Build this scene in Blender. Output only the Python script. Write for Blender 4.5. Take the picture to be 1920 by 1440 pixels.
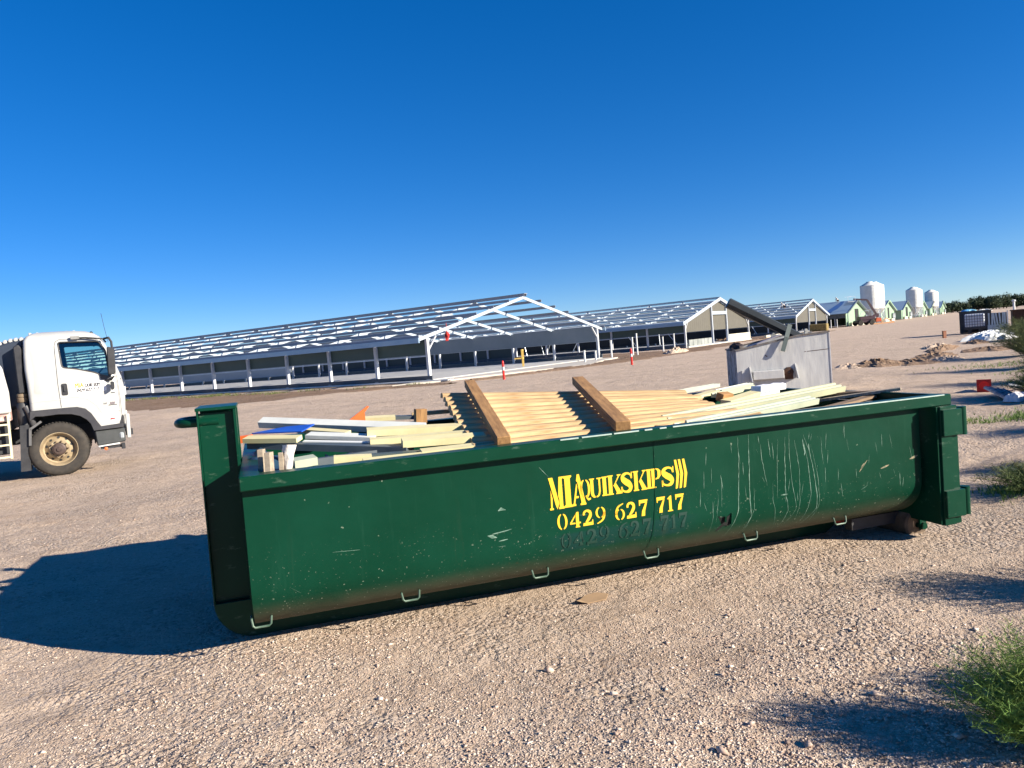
import bpy, bmesh, math, random
import numpy as np
from mathutils import Vector, Matrix
for o in list(bpy.data.objects): bpy.data.objects.remove(o)
S = bpy.context.scene
COL = S.collection
R = math.radians
rnd = random.Random(7)

# ------------------------------------------------------------------ camera
CAMH, FPX = 1.7, 1420.0
cam = bpy.data.cameras.new('camera'); co = bpy.data.objects.new('camera', cam); COL.objects.link(co)
cam.sensor_fit = 'HORIZONTAL'; cam.sensor_width = 36.0; cam.lens = 36.0*FPX/1920.0
cam.clip_start = .05; cam.clip_end = 6000
roll, pitch = R(4.80348), R(-2.8527)
co.matrix_world = Matrix.Translation((0, 0, CAMH)) @ Matrix.Rotation(math.pi/2+pitch, 4, 'X') @ Matrix.Rotation(-roll, 4, 'Z')
S.camera = co
# ------------------------------------------------------------------ sky, sun, exposure
SUN_AZ, SUN_EL = 112.0, 22.0
w = bpy.data.worlds.new("World"); S.world = w; w.use_nodes = True
nt = w.node_tree; bg = nt.nodes['Background']
sky = nt.nodes.new('ShaderNodeTexSky'); sky.sky_type = 'NISHITA'; sky.sun_disc = False
sky.sun_elevation = R(SUN_EL); sky.sun_rotation = R(SUN_AZ)
sky.air_density = 1.0; sky.dust_density = 0.0; sky.ozone_density = 6.0; sky.altitude = 3000
gm = nt.nodes.new('ShaderNodeGamma'); gm.inputs[1].default_value = .76
hs = nt.nodes.new('ShaderNodeHueSaturation'); hs.inputs['Saturation'].default_value = 1.36; hs.inputs['Hue'].default_value = .511
nt.links.new(sky.outputs[0], gm.inputs[0]); nt.links.new(gm.outputs[0], hs.inputs['Color'])
nt.links.new(hs.outputs[0], bg.inputs[0]); bg.inputs[1].default_value = 0.098
sl = bpy.data.lights.new('sun', 'SUN'); sl.energy = 5.0; sl.angle = R(.5); sl.color = (1, .90, .76)
so = bpy.data.objects.new('sun', sl); COL.objects.link(so)
sdir = Vector((math.sin(R(SUN_AZ))*math.cos(R(SUN_EL)), math.cos(R(SUN_AZ))*math.cos(R(SUN_EL)), math.sin(R(SUN_EL))))
so.rotation_euler = sdir.to_track_quat('Z', 'Y').to_euler()
so.location = sdir*50
S.view_settings.view_transform = 'Standard'; S.view_settings.look = 'None'
S.view_settings.gamma = 1; S.view_settings.exposure = 1.18
S.cycles.max_bounces = 6; S.cycles.transparent_max_bounces = 10

# ------------------------------------------------------------------ materials
MATS = {}
def N(nt, t, **k):
    n = nt.nodes.new(t)
    for a, b in k.items(): setattr(n, a, b)
    return n
def mat(name, c, rough=.7, metal=0., c2=None, ns=4., mix=(.35, .65), bump=0., bs=30., spec=.5, stretch=None, bdist=.01, coat=0., det=6):
    if name in MATS: return MATS[name]
    m = bpy.data.materials.new(name); m.use_nodes = True; t = m.node_tree; b = t.nodes['Principled BSDF']
    b.inputs['Base Color'].default_value = (*c, 1); b.inputs['Roughness'].default_value = rough
    b.inputs['Metallic'].default_value = metal; b.inputs['Specular IOR Level'].default_value = spec
    b.inputs['Coat Weight'].default_value = coat
    tc = N(t, 'ShaderNodeTexCoord'); src = tc.outputs['Object']
    if stretch:
        mp = N(t, 'ShaderNodeMapping'); mp.inputs['Scale'].default_value = stretch
        t.links.new(src, mp.inputs[0]); src = mp.outputs[0]
    if c2 is None: c2 = tuple(x*.8 for x in c)
    n = N(t, 'ShaderNodeTexNoise'); n.inputs['Scale'].default_value = ns; n.inputs['Detail'].default_value = det
    n.inputs['Roughness'].default_value = .62
    t.links.new(src, n.inputs['Vector'])
    r = N(t, 'ShaderNodeValToRGB'); r.color_ramp.elements[0].position = mix[0]; r.color_ramp.elements[1].position = mix[1]
    r.color_ramp.elements[0].color = (*c, 1); r.color_ramp.elements[1].color = (*c2, 1)
    t.links.new(n.outputs['Fac'], r.inputs[0]); t.links.new(r.outputs[0], b.inputs['Base Color'])
    if bump:
        n2 = N(t, 'ShaderNodeTexNoise'); n2.inputs['Scale'].default_value = bs; n2.inputs['Detail'].default_value = 4
        t.links.new(src, n2.inputs['Vector'])
        bp = N(t, 'ShaderNodeBump'); bp.inputs['Strength'].default_value = bump; bp.inputs['Distance'].default_value = bdist
        t.links.new(n2.outputs['Fac'], bp.inputs['Height']); t.links.new(bp.outputs[0], b.inputs['Normal'])
    MATS[name] = m; return m

def corrugated(name, c, c2, axis='Y', period=.19, rough=.45, metal=.3, strength=.6):
    m = mat(name, c, rough, metal, c2, 1.5); t = m.node_tree; b = t.nodes['Principled BSDF']
    tc = N(t, 'ShaderNodeTexCoord'); sx = N(t, 'ShaderNodeSeparateXYZ'); t.links.new(tc.outputs['Object'], sx.inputs[0])
    mu = N(t, 'ShaderNodeMath', operation='MULTIPLY'); mu.inputs[1].default_value = 2*math.pi/period
    t.links.new(sx.outputs[axis], mu.inputs[0]); si = N(t, 'ShaderNodeMath', operation='SINE'); t.links.new(mu.outputs[0], si.inputs[0])
    bp = N(t, 'ShaderNodeBump'); bp.inputs['Strength'].default_value = strength; bp.inputs['Distance'].default_value = .02
    t.links.new(si.outputs[0], bp.inputs['Height']); t.links.new(bp.outputs[0], b.inputs['Normal']); return m

# ground material: pinkish crushed-rock gravel with sandy and brown patches
def ground_mat(name, a, b_, dark, patch=.25, gs=55., bump=1.0, fine_light=(.68, .58, .45)):
    m = bpy.data.materials.new(name); m.use_nodes = True; t = m.node_tree; bs = t.nodes['Principled BSDF']
    bs.inputs['Roughness'].default_value = .95; bs.inputs['Specular IOR Level'].default_value = .15
    tc = N(t, 'ShaderNodeTexCoord'); P = tc.outputs['Object']
    def noise(s, d=5, rgh=.6):
        n = N(t, 'ShaderNodeTexNoise'); n.inputs['Scale'].default_value = s; n.inputs['Detail'].default_value = d
        n.inputs['Roughness'].default_value = rgh; t.links.new(P, n.inputs['Vector']); return n.outputs['Fac']
    def ramp(f, p0, p1, c0=(0, 0, 0), c1=(1, 1, 1)):
        r = N(t, 'ShaderNodeValToRGB'); r.color_ramp.elements[0].position = p0; r.color_ramp.elements[1].position = p1
        r.color_ramp.elements[0].color = (*c0, 1); r.color_ramp.elements[1].color = (*c1, 1); t.links.new(f, r.inputs[0]); return r.outputs[0]
    def mixc(f, x, y, bt='MIX'):
        mx = N(t, 'ShaderNodeMix', data_type='RGBA', blend_type=bt)
        if isinstance(f, float): mx.inputs[0].default_value = f
        else: t.links.new(f, mx.inputs[0])
        for i, q in ((6, x), (7, y)):
            if isinstance(q, tuple): mx.inputs[i].default_value = (*q, 1)
            else: t.links.new(q, mx.inputs[i])
        return mx.outputs[2]
    base = mixc(ramp(noise(.35, 6), .38, .62), a, b_)
    # vehicle tracks: streaks stretched along the yard
    mp = N(t, 'ShaderNodeMapping'); mp.inputs['Rotation'].default_value = (0, 0, R(-33)); mp.inputs['Scale'].default_value = (.18, 1.6, 1)
    t.links.new(P, mp.inputs[0]); tn = N(t, 'ShaderNodeTexNoise'); tn.inputs['Scale'].default_value = .9; tn.inputs['Detail'].default_value = 7
    t.links.new(mp.outputs[0], tn.inputs['Vector'])
    base = mixc(ramp(tn.outputs['Fac'], .55, .75, (0, 0, 0), (.6, .6, .6)), base, dark)
    def voro(sc):
        v = N(t, 'ShaderNodeTexVoronoi'); v.inputs['Scale'].default_value = sc; v.inputs['Randomness'].default_value = 1
        wn = N(t, 'ShaderNodeTexNoise'); wn.inputs['Scale'].default_value = sc*.7; t.links.new(P, wn.inputs['Vector'])
        vm = N(t, 'ShaderNodeVectorMath', operation='MULTIPLY_ADD'); t.links.new(wn.outputs['Color'], vm.inputs[0]); vm.inputs[1].default_value = (.6/sc,)*3; t.links.new(P, vm.inputs[2])
        t.links.new(vm.outputs[0], v.inputs['Vector']); return v
    va, vb = voro(gs*.62), voro(gs*1.75)
    coarse = ramp(noise(.8, 5, .65), .40, .62)            # where coarse stones lie, else fine grit
    sa = N(t, 'ShaderNodeSeparateColor'); t.links.new(va.outputs['Color'], sa.inputs[0]); sb = N(t, 'ShaderNodeSeparateColor'); t.links.new(vb.outputs['Color'], sb.inputs[0])
    base = mixc(ramp(sb.outputs[0], .2, 1., (0, 0, 0), (.45, .45, .45)), base, fine_light)
    base = mixc(ramp(sb.outputs[1], .80, .97, (0, 0, 0), (.5, .5, .5)), base, dark)
    stone = mixc(ramp(sa.outputs[0], .0, 1.), tuple(q*.8 for q in a), fine_light)
    stone = mixc(ramp(sa.outputs[2], .86, .9), stone, tuple(q*.85 for q in dark))
    mm = N(t, 'ShaderNodeMath', operation='MULTIPLY'); t.links.new(coarse, mm.inputs[0]); mm.inputs[1].default_value = .5
    base = mixc(mm.outputs[0], base, stone)
    base = mixc(ramp(noise(9., 6, .7), .55, .8, (0, 0, 0), (patch*1.5,)*3), base, dark)
    base = mixc(ramp(noise(2.6, 7, .72), .50, .72, (0, 0, 0), (.45, .45, .45)), base, tuple(q*1.25 for q in dark))
    t.links.new(base, bs.inputs['Base Color'])
    def bump_(h, dist, strength, prev=None):
        q = N(t, 'ShaderNodeBump'); q.inputs['Distance'].default_value = dist; q.invert = False
        if isinstance(strength, float): q.inputs['Strength'].default_value = strength
        else: t.links.new(strength, q.inputs['Strength'])
        t.links.new(h, q.inputs['Height'])
        if prev: t.links.new(prev, q.inputs['Normal'])
        return q.outputs[0]
    def inv(o_):
        q = N(t, 'ShaderNodeMath', operation='MULTIPLY'); t.links.new(o_, q.inputs[0]); q.inputs[1].default_value = -1.; return q.outputs[0]
    n_ = bump_(noise(.9, 7, .68), .25, .45)
    n_ = bump_(noise(2.6, 6, .65), .12, .6, n_)
    n_ = bump_(noise(13., 6, .72), .045, .8*bump, n_)
    n_ = bump_(inv(vb.outputs['Distance']), .010, .7*bump, n_)
    n_ = bump_(inv(va.outputs['Distance']), .026, coarse, n_)
    t.links.new(n_, bs.inputs['Normal'])
    MATS[name] = m; return m

GREEN, GREEN2 = (.001, .032, .016), (.002, .041, .022)
M_white = mat('white_cab_paint', (.46, .465, .445), .35, 0, (.41, .41, .39), 3., (.3, .7), coat=.15)
M_black = mat('black_plastic', (.018, .019, .022), .55, 0, (.035, .036, .04), 6.)
M_dark = mat('dark_interior', (.03, .033, .036), .8)
M_steel = mat('galvanised_steel', (.50, .55, .60), .45, .55, (.62, .66, .70), 3.)
M_purlin = mat('galvanised_purlin', (.26, .28, .32), .55, .15, (.28, .30, .34), 3.)
M_purlin2 = mat('bright_galvanised_purlin', (.58, .62, .62), .6, .05, (.68, .72, .70), 3.)
M_rafter = mat('bright_galvanised_rafter', (.33, .39, .45), .55, .1, (.40, .46, .52), 2.)
M_post = mat('white_primed_post', (.55, .56, .56), .55, .0, (.46, .48, .50), 5.)
M_conc = mat('slab_concrete', (.36, .36, .34), .9, 0, (.46, .45, .42), 1.2, bump=.2)
M_cream = mat('cream_panel_skin', (.66, .60, .34), .55, 0, (.58, .52, .28), 6.)
M_paleg = mat('pale_green_flashing', (.38, .42, .31), .45, 0., (.45, .49, .37), 5.)
M_lgrey = mat('light_grey_flashing', (.66, .68, .62), .5, 0, (.56, .58, .54), 5.)
M_slate = mat('slate_grey_sheet', (.055, .075, .09), .5, .1, (.09, .11, .12), 5.)
M_wood = mat('fresh_pine', (.60, .43, .22), .75, 0, (.36, .21, .085), 9., (.40, .68), bump=.5, bs=40., stretch=(.5, 6, 6), bdist=.003)
def vary(m, lo=.8, hi=1.12):
    t = m.node_tree; b = t.nodes['Principled BSDF']; src = b.inputs['Base Color'].links[0].from_socket
    oi = N(t, 'ShaderNodeObjectInfo'); q = N(t, 'ShaderNodeMapRange'); q.inputs[3].default_value = lo; q.inputs[4].default_value = hi; t.links.new(oi.outputs['Random'], q.inputs[0])
    mx = N(t, 'ShaderNodeVectorMath', operation='SCALE'); t.links.new(src, mx.inputs[0]); t.links.new(q.outputs[0], mx.inputs['Scale']); t.links.new(mx.outputs[0], b.inputs['Base Color'])
vary(M_wood)
M_beam = mat('weathered_hardwood_beam', (.42, .23, .085), .8, 0, (.17, .085, .03), 6., (.35, .7), bump=.5, bs=30., stretch=(.6, 5, 5), bdist=.004)
M_gwood = mat('grey_weathered_timber', (.42, .36, .27), .85, 0, (.25, .20, .15), 5., bump=.6, bs=40., stretch=(5, 5, .7), bdist=.004)
M_bwood = mat('brown_scrap_timber', (.30, .20, .12), .85, 0, (.15, .10, .06), 6., bump=.5, bs=40., stretch=(.7, 5, 5), bdist=.004)
M_rub = mat('tyre_rubber', (.022, .020, .018), .85, 0, (.045, .038, .030), 8., bump=.2)
M_rim = mat('dusty_yellow_rim', (.36, .29, .18), .6, .1, (.24, .18, .11), 9.)
M_yellow = mat('yellow_stencil_paint', (.86, .52, .012), .6, 0, (.68, .38, .012), 14., (.45, .8))
M_red = mat('red_plastic', (.75, .02, .012), .4)
M_orange = mat('orange_plastic', (.85, .16, .03), .5)
M_blue = mat('blue_sheet', (.012, .07, .42), .4, 0, (.02, .10, .5), 3.)
M_white2 = mat('white_plastic', (.66, .67, .65), .5, 0, (.56, .58, .57), 4.)
M_rust = mat('rusty_steel', (.10, .045, .022), .85, .1, (.05, .025, .016), 5.)
M_bark = mat('grey_bark', (.12, .09, .07), .9)
M_dirt = ground_mat('brown_soil', (.20, .125, .075), (.27, .18, .12), (.10, .062, .04), .3, 20., .9, (.33, .25, .18))
M_grav = ground_mat('pink_gravel', (.57, .435, .32), (.48, .365, .265), (.27, .185, .125), .3, 52., 1.0, (.66, .56, .47))

# skip paint: dark green with road dust low down, pale speckles and the dim ghost of an old number
def skip_mat(name, dirty=True):
    m = mat(name, GREEN, .34, 0, GREEN2, 1.6, (.35, .7), spec=.16); t = m.node_tree; b = t.nodes['Principled BSDF']
    src = b.inputs['Base Color'].links[0].from_socket
    tc = N(t, 'ShaderNodeTexCoord'); P = tc.outputs['Object']; sx = N(t, 'ShaderNodeSeparateXYZ'); t.links.new(P, sx.inputs[0])
    def mr(s, a, b_, c=0., d=1.):
        q = N(t, 'ShaderNodeMapRange', interpolation_type='SMOOTHSTEP'); t.links.new(s, q.inputs[0])
        for i, v in enumerate((a, b_, c, d)): q.inputs[i+1].default_value = v
        return q.outputs[0]
    def mul(x, y):
        q = N(t, 'ShaderNodeMath', operation='MULTIPLY')
        for i, v in enumerate((x, y)):
            if isinstance(v, float): q.inputs[i].default_value = v
            else: t.links.new(v, q.inputs[i])
        return q.outputs[0]
    def mixc(f, x, y):
        mx = N(t, 'ShaderNodeMix', data_type='RGBA'); t.links.new(f, mx.inputs[0]); t.links.new(x, mx.inputs[6]); mx.inputs[7].default_value = (*y, 1); return mx.outputs[2]
    def noise(s, d=4, r=.6, st=None):
        n = N(t, 'ShaderNodeTexNoise'); n.inputs['Scale'].default_value = s; n.inputs['Detail'].default_value = d; n.inputs['Roughness'].default_value = r
        if st:
            mp = N(t, 'ShaderNodeMapping'); mp.inputs['Scale'].default_value = st; t.links.new(P, mp.inputs[0]); t.links.new(mp.outputs[0], n.inputs['Vector'])
        else: t.links.new(P, n.inputs['Vector'])
        return n.outputs['Fac']
    c = src
    if dirty:
        # broad chalky fading
        c = mixc(mul(mr(noise(1.1, 5), .42, .75), .2), c, (.006, .062, .038))
        c = mixc(mul(mr(noise(14., 4, .7, (1, 1, .09)), .58, .8), .10), c, (.06, .16, .11))
        g = mul(mul(mr(sx.outputs['X'], 1.75, 1.98), mr(sx.outputs['X'], 2.95, 2.72)), mul(mr(sx.outputs['Z'], .355, .385), mr(sx.outputs['Z'], .50, .475)))
        c = mixc(mul(g, mr(noise(9., 5), .3, .6, .45, .95)), c, (.006, .036, .031))
        d = mul(mr(sx.outputs['Z'], .38, .22), mr(noise(3., 6, .7), .25, .6, .35, 1.))
        c = mixc(mul(d, .6), c, (.11, .085, .055))
        sp = mul(mr(noise(75., 2, .5), .69, .74), mr(sx.outputs['Z'], .75, .25))
        c = mixc(mul(sp, .7), c, (.34, .36, .28))
        c = mixc(mul(mr(noise(22., 3, .5), .74, .78), .5), c, (.25, .3, .22))
        c = mixc(mul(mul(mr(noise(11., 6, .75), .62, .70), mr(sx.outputs['Z'], .42, .22)), .75), c, (.10, .045, .02))
        c = mixc(mul(mul(mr(noise(7., 6, .7, (1, 1, .05)), .60, .72), mr(sx.outputs['Z'], 1.0, .35)), .35), c, (.03, .045, .028))
        rr = N(t, 'ShaderNodeMath', operation='MULTIPLY_ADD'); t.links.new(d, rr.inputs[0]); rr.inputs[1].default_value = .4; rr.inputs[2].default_value = .34
        t.links.new(rr.outputs[0], b.inputs['Roughness'])
    t.links.new(c, b.inputs['Base Color'])
    n2 = noise(2.1, 3, .45); bp = N(t, 'ShaderNodeBump'); bp.inputs['Strength'].default_value = .3; bp.inputs['Distance'].default_value = .05
    t.links.new(n2, bp.inputs['Height']); t.links.new(bp.outputs[0], b.inputs['Normal'])
    return m
M_skip = skip_mat('green_skip_side_paint'); M_green = skip_mat('green_skip_frame_paint', False)
def chips(m):
    t = m.node_tree; b = t.nodes['Principled BSDF']; src = b.inputs['Base Color'].links[0].from_socket
    tc = N(t, 'ShaderNodeTexCoord'); n = N(t, 'ShaderNodeTexNoise'); n.inputs['Scale'].default_value = 16; n.inputs['Detail'].default_value = 6; n.inputs['Roughness'].default_value = .7
    mp = N(t, 'ShaderNodeMapping'); mp.inputs['Scale'].default_value = (.5, 1, 1.4)
    t.links.new(tc.outputs['Object'], mp.inputs[0]); t.links.new(mp.outputs[0], n.inputs['Vector'])
    r = N(t, 'ShaderNodeValToRGB'); r.color_ramp.elements[0].position = .6; r.color_ramp.elements[1].position = .75
    r.color_ramp.elements[0].color = (0, 0, 0, 1); r.color_ramp.elements[1].color = (.5, .5, .5, 1)
    t.links.new(n.outputs['Fac'], r.inputs[0])
    mx = N(t, 'ShaderNodeMix', data_type='RGBA'); t.links.new(r.outputs[0], mx.inputs[0]); t.links.new(src, mx.inputs[6]); mx.inputs[7].default_value = (.14, .2, .15, 1)
    t.links.new(mx.outputs[2], b.inputs['Base Color'])
chips(M_green)
def glass_mat(name, tint, gloss=.12):
    m = bpy.data.materials.new(name); m.use_nodes = True; t = m.node_tree; t.nodes.clear()
    o = N(t, 'ShaderNodeOutputMaterial'); a = N(t, 'ShaderNodeBsdfTransparent'); a.inputs[0].default_value = (*tint, 1)
    g = N(t, 'ShaderNodeBsdfGlossy'); g.inputs['Roughness'].default_value = .03; x = N(t, 'ShaderNodeMixShader'); x.inputs[0].default_value = gloss
    t.links.new(a.outputs[0], x.inputs[1]); t.links.new(g.outputs[0], x.inputs[2]); t.links.new(x.outputs[0], o.inputs[0]); MATS[name] = m; return m
M_glass = glass_mat('tinted_cab_glass', (.62, .82, .80))
def foliage_mat(name, a, b_):
    m = mat(name, a, .65, 0, b_, 2.5, (.35, .65), spec=.2); t = m.node_tree; b = t.nodes['Principled BSDF']
    b.inputs['Subsurface Weight'].default_value = 0; return m
M_leafd = foliage_mat('dark_gum_foliage', (.022, .040, .018), (.05, .07, .032))
M_weed = foliage_mat('bright_weed_green', (.085, .19, .03), (.24, .32, .08))
M_weed2 = foliage_mat('olive_weed_green', (.07, .12, .03), (.19, .18, .075))

# ------------------------------------------------------------------ mesh builder
class MB:
    def __init__(s): s.v = []; s.f = []
    def add(s, vs, fs):
        o = len(s.v); s.v.extend([tuple(p) for p in vs]); s.f.extend([tuple(i+o for i in f) for f in fs]); return s
    def box(s, x0, x1, y0, y1, z0, z1):
        return s.add([(x0,y0,z0),(x1,y0,z0),(x1,y1,z0),(x0,y1,z0),(x0,y0,z1),(x1,y0,z1),(x1,y1,z1),(x0,y1,z1)],
                     [(0,3,2,1),(4,5,6,7),(0,1,5,4),(1,2,6,5),(2,3,7,6),(3,0,4,7)])
    def beam(s, p, q, w, h, up=(0, 0, 1), e=0):
        p, q, up = Vector(p), Vector(q), Vector(up); d = (q-p).normalized(); p = p-d*e; q = q+d*e
        r = d.cross(up)
        if r.length < 1e-5: r = d.cross(Vector((1, 0, 0)))
        r.normalize(); u = r.cross(d)
        vs = []
        for c in (p, q):
            for a, b in ((-1,-1),(1,-1),(1,1),(-1,1)): vs.append(c+r*(a*w/2)+u*(b*h/2))
        return s.add(vs, [(0,1,2,3),(7,6,5,4),(0,4,5,1),(1,5,6,2),(2,6,7,3),(3,7,4,0)])
    def tube(s, pts, r, n=8, cap=True):
        pts = [Vector(p) for p in pts]; rr = r if isinstance(r, (list, tuple)) else [r]*len(pts); vs = []
        t0 = None
        for i, p in enumerate(pts):
            d = (pts[min(i+1, len(pts)-1)]-pts[max(i-1, 0)]).normalized()
            if t0 is None:
                t0 = d.orthogonal().normalized()
            t0 = (t0-d*t0.dot(d)).normalized(); b = d.cross(t0)
            for k in range(n):
                a = 2*math.pi*k/n; vs.append(p+(t0*math.cos(a)+b*math.sin(a))*rr[i])
        fs = []
        for i in range(len(pts)-1):
            for k in range(n):
                fs.append((i*n+k, i*n+(k+1) % n, (i+1)*n+(k+1) % n, (i+1)*n+k))
        if cap: fs += [tuple(range(n-1, -1, -1)), tuple((len(pts)-1)*n+k for k in range(n))]
        return s.add(vs, fs)
    def lathe(s, prof, n=32, c=(0, 0, 0), axis='z'):
        vs = []; c = Vector(c)
        for r, h in prof:
            for k in range(n):
                a = 2*math.pi*k/n; x, y = r*math.cos(a), r*math.sin(a)
                vs.append(c+Vector({'z': (x, y, h), 'y': (x, h, y), 'x': (h, x, y)}[axis]))
        fs = []
        for i in range(len(prof)-1):
            for k in range(n): fs.append((i*n+k, i*n+(k+1) % n, (i+1)*n+(k+1) % n, (i+1)*n+k))
        return s.add(vs, fs)
    def prism(s, poly, lo, hi, axis='y'):
        n = len(poly); vs = []
        for h in (lo, hi):
            for a, b in poly: vs.append({'y': (a, h, b), 'x': (h, a, b), 'z': (a, b, h)}[axis])
        return s.add(vs, [tuple(range(n)), tuple(range(2*n-1, n-1, -1))]+[(i, i+n, (i+1) % n+n, (i+1) % n) for i in range(n)])
    def build(s, name, m, parent=None, smooth=False, bev=0, fix=True):
        me = bpy.data.meshes.new(name); me.from_pydata(s.v, [], s.f); me.update()
        if fix or bev:
            bm = bmesh.new(); bm.from_mesh(me)
            if fix: bmesh.ops.recalc_face_normals(bm, faces=bm.faces)
            if bev: bmesh.ops.bevel(bm, geom=[e for e in bm.edges if e.is_manifold and e.calc_face_angle(0) > .5], offset=bev, segments=1, affect='EDGES', clamp_overlap=True)
            bm.to_mesh(me); bm.free()
        if m: me.materials.append(m)
        if smooth:
            me.polygons.foreach_set('use_smooth', [True]*len(me.polygons))
            if smooth != 2: me.set_sharp_from_angle(angle=R(38))
        o = bpy.data.objects.new(name, me); COL.objects.link(o)
        if parent: o.parent = parent
        return o
def tag(o, label=None, cat=None, group=None, kind=None):
    for k, v in (('label', label), ('category', cat), ('group', group), ('kind', kind)):
        if v: o[k] = v
    return o
def empty(name, loc=(0, 0, 0), rz=0, label=None, cat=None, group=None):
    o = bpy.data.objects.new(name, None); COL.objects.link(o); o.location = loc; o.rotation_euler = (0, 0, rz)
    o.empty_display_size = .2
    return tag(o, label, cat, group)
def copy_tree(o, parent=None):
    c = o.copy(); COL.objects.link(c)
    if parent: c.parent = parent
    for ch in KIDS.get(o.name, []): copy_tree(ch, c)
    return c
KIDS = {}
def index_kids():
    KIDS.clear()
    for o in bpy.data.objects:
        if o.parent: KIDS.setdefault(o.parent.name, []).append(o)
def text_mesh(body, size, shear=0., xs=1., bold=0.):
    cu = bpy.data.curves.new('t', 'FONT'); cu.body = body; cu.size = size; cu.shear = shear
    cu.resolution_u = 4
    to = bpy.data.objects.new('t', cu); COL.objects.link(to); bpy.context.view_layer.update()
    me = to.to_mesh(); v = [(p.co.x*xs, p.co.y) for p in me.vertices]; f = [tuple(p.vertices) for p in me.polygons]
    to.to_mesh_clear(); bpy.data.objects.remove(to); bpy.data.curves.remove(cu); return v, f

# ------------------------------------------------------------------ ground
SK_O = Vector((-1.558, 4.184, 0)); SK_YAW, SK_TILT = .32005, .0095
SKM = Matrix.Translation(SK_O) @ Matrix.Rotation(SK_YAW, 4, 'Z') @ Matrix.Rotation(SK_TILT, 4, 'Y')
SA = Vector((-4.84, 45.099, 0)); SAZ = .603       # shed row: local x runs along the row, local y down a shed
SHM = Matrix.Translation(SA) @ Matrix.Rotation(math.pi/2-SAZ, 4, 'Z')
def W_(a, b, z=0): return SHM @ Vector((a, b, z))
def vnoise(x, y, s, seed=0):
    xi, yi = np.floor(x*s), np.floor(y*s); fx, fy = x*s-xi, y*s-yi
    def h(a, b):
        v = np.sin(a*127.1+b*311.7+seed*74.7)*43758.5453; return v-np.floor(v)
    ux, uy = fx*fx*(3-2*fx), fy*fy*(3-2*fy)
    return (h(xi, yi)*(1-ux)+h(xi+1, yi)*ux)*(1-uy)+(h(xi, yi+1)*(1-ux)+h(xi+1, yi+1)*ux)*uy
def gz(x, y):
    x = np.asarray(x, float); y = np.asarray(y, float)
    c, s = math.cos(SK_YAW), math.sin(SK_YAW)
    u = (x+1.558)*c+(y-4.184)*s; v = -(x+1.558)*s+(y-4.184)*c
    t = np.clip(u/5, 0, 1.3); dip = -.05*t*np.exp(-((v-1.1)/4.)**2)
    d = np.hypot(x, y)
    near = np.clip((60-d)/50, 0, 1)
    sk = np.clip((np.maximum(np.maximum(-.4-u, u-5.6), np.maximum(-.2-v, v-2.5)))/1.0, 0.12, 1)
    n = (vnoise(x, y, .45)-.5)*.05+(vnoise(x, y, 1.6, 3)-.5)*.03+(vnoise(x, y, 5., 5)-.5)*.016
    # crumbly ruts lower left, lumps along the windrow left of the skip, spoil on the right
    n = n+np.exp(-((x+1.3)/.8)**2-((y-3.1)/.5)**2)*(vnoise(x, y, 7., 9)-.4)*.05
    a_ = (x-SA.x)*math.sin(SAZ)+(y-SA.y)*math.cos(SAZ); b_ = -(x-SA.x)*math.cos(SAZ)+(y-SA.y)*math.sin(SAZ)
    berm = np.exp(-((b_+.6+.05*a_+1.1*(vnoise(x, y, .2, 2)-.5))/1.0)**2)*np.clip((-a_-5)/2, 0, 1)*np.clip((a_+30)/6, 0, 1)
    n = n+berm*(.10+.30*vnoise(x, y, 1.3, 4)*vnoise(x, y, 3.1, 6))
    def rut(x0, y0, ang, w_, dep, bend=0.):
        ca, sa = math.cos(ang), math.sin(ang); l_ = (x-x0)*ca+(y-y0)*sa; t_ = -(x-x0)*sa+(y-y0)*ca-bend*l_*l_
        e = np.exp(-(t_/w_)**2); return dep*(-e*(.75+.25*np.sin(l_*26+np.abs(t_)*30))+.55*np.exp(-((np.abs(t_)-w_*1.7)/(w_*.5))**2))*np.clip(vnoise(x, y, .6, 31)*2-.5, 0, 1)
    n = n+rut(-1, 9.6, .12, .11, .028, .01)+rut(-1, 11.5, .12, .11, .028, .01)+rut(3, 3.05, -.10, .10, .018, .05)+rut(-3, 3.6, .55, .10, .022)+rut(9, 20, .25, .14, .05, .004)+rut(9, 22.2, .25, .14, .05, .004)+rut(10, 14, .15, .12, .035, .01)+rut(4, 30, .3, .2, .05)+rut(4, 32.2, .3, .2, .05)+rut(12, 17.5, -.1, .12, .04)
    lump = np.clip((d-9)/8, 0, 1)*np.clip((vnoise(x, y, .35, 21)-.45)*3, 0, 1)
    n = n+lump*(vnoise(x, y, 1.1, 22)-.5)*.10
    bank = np.clip((-29.0-b_)/3., 0, 1)*.25
    return (n*near)*sk+dip+bank*np.clip((d-6)/6, 0, 1)
def geo(a, b, s0, k):
    out = [a]
    while out[-1] < b:
        out.append(out[-1]+s0+k*max(0, abs(out[-1])-6))
    return out
xs = sorted(set([-p for p in geo(0, 2500, .09, .05)]+geo(0, 2500, .09, .05)))
ys = sorted(set([-60, -25, -10, -4, -2, 0, 1]+[1.5+.08*i for i in range(int(9/.08))]+geo(10.5, 3000, .12, .03)))
X, Y = np.meshgrid(np.array(xs), np.array(ys)); Z = gz(X, Y)
nx, ny = len(xs), len(ys)
me = bpy.data.meshes.new('ground'); vv = np.stack([X.ravel(), Y.ravel(), Z.ravel()], 1)
idx = np.arange(nx*ny).reshape(ny, nx)
ff = np.stack([idx[:-1, :-1].ravel(), idx[:-1, 1:].ravel(), idx[1:, 1:].ravel(), idx[1:, :-1].ravel()], 1)
me.from_pydata(vv.tolist(), [], ff.tolist()); me.materials.append(M_grav)
me.polygons.foreach_set('use_smooth', [True]*len(me.polygons))
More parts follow.
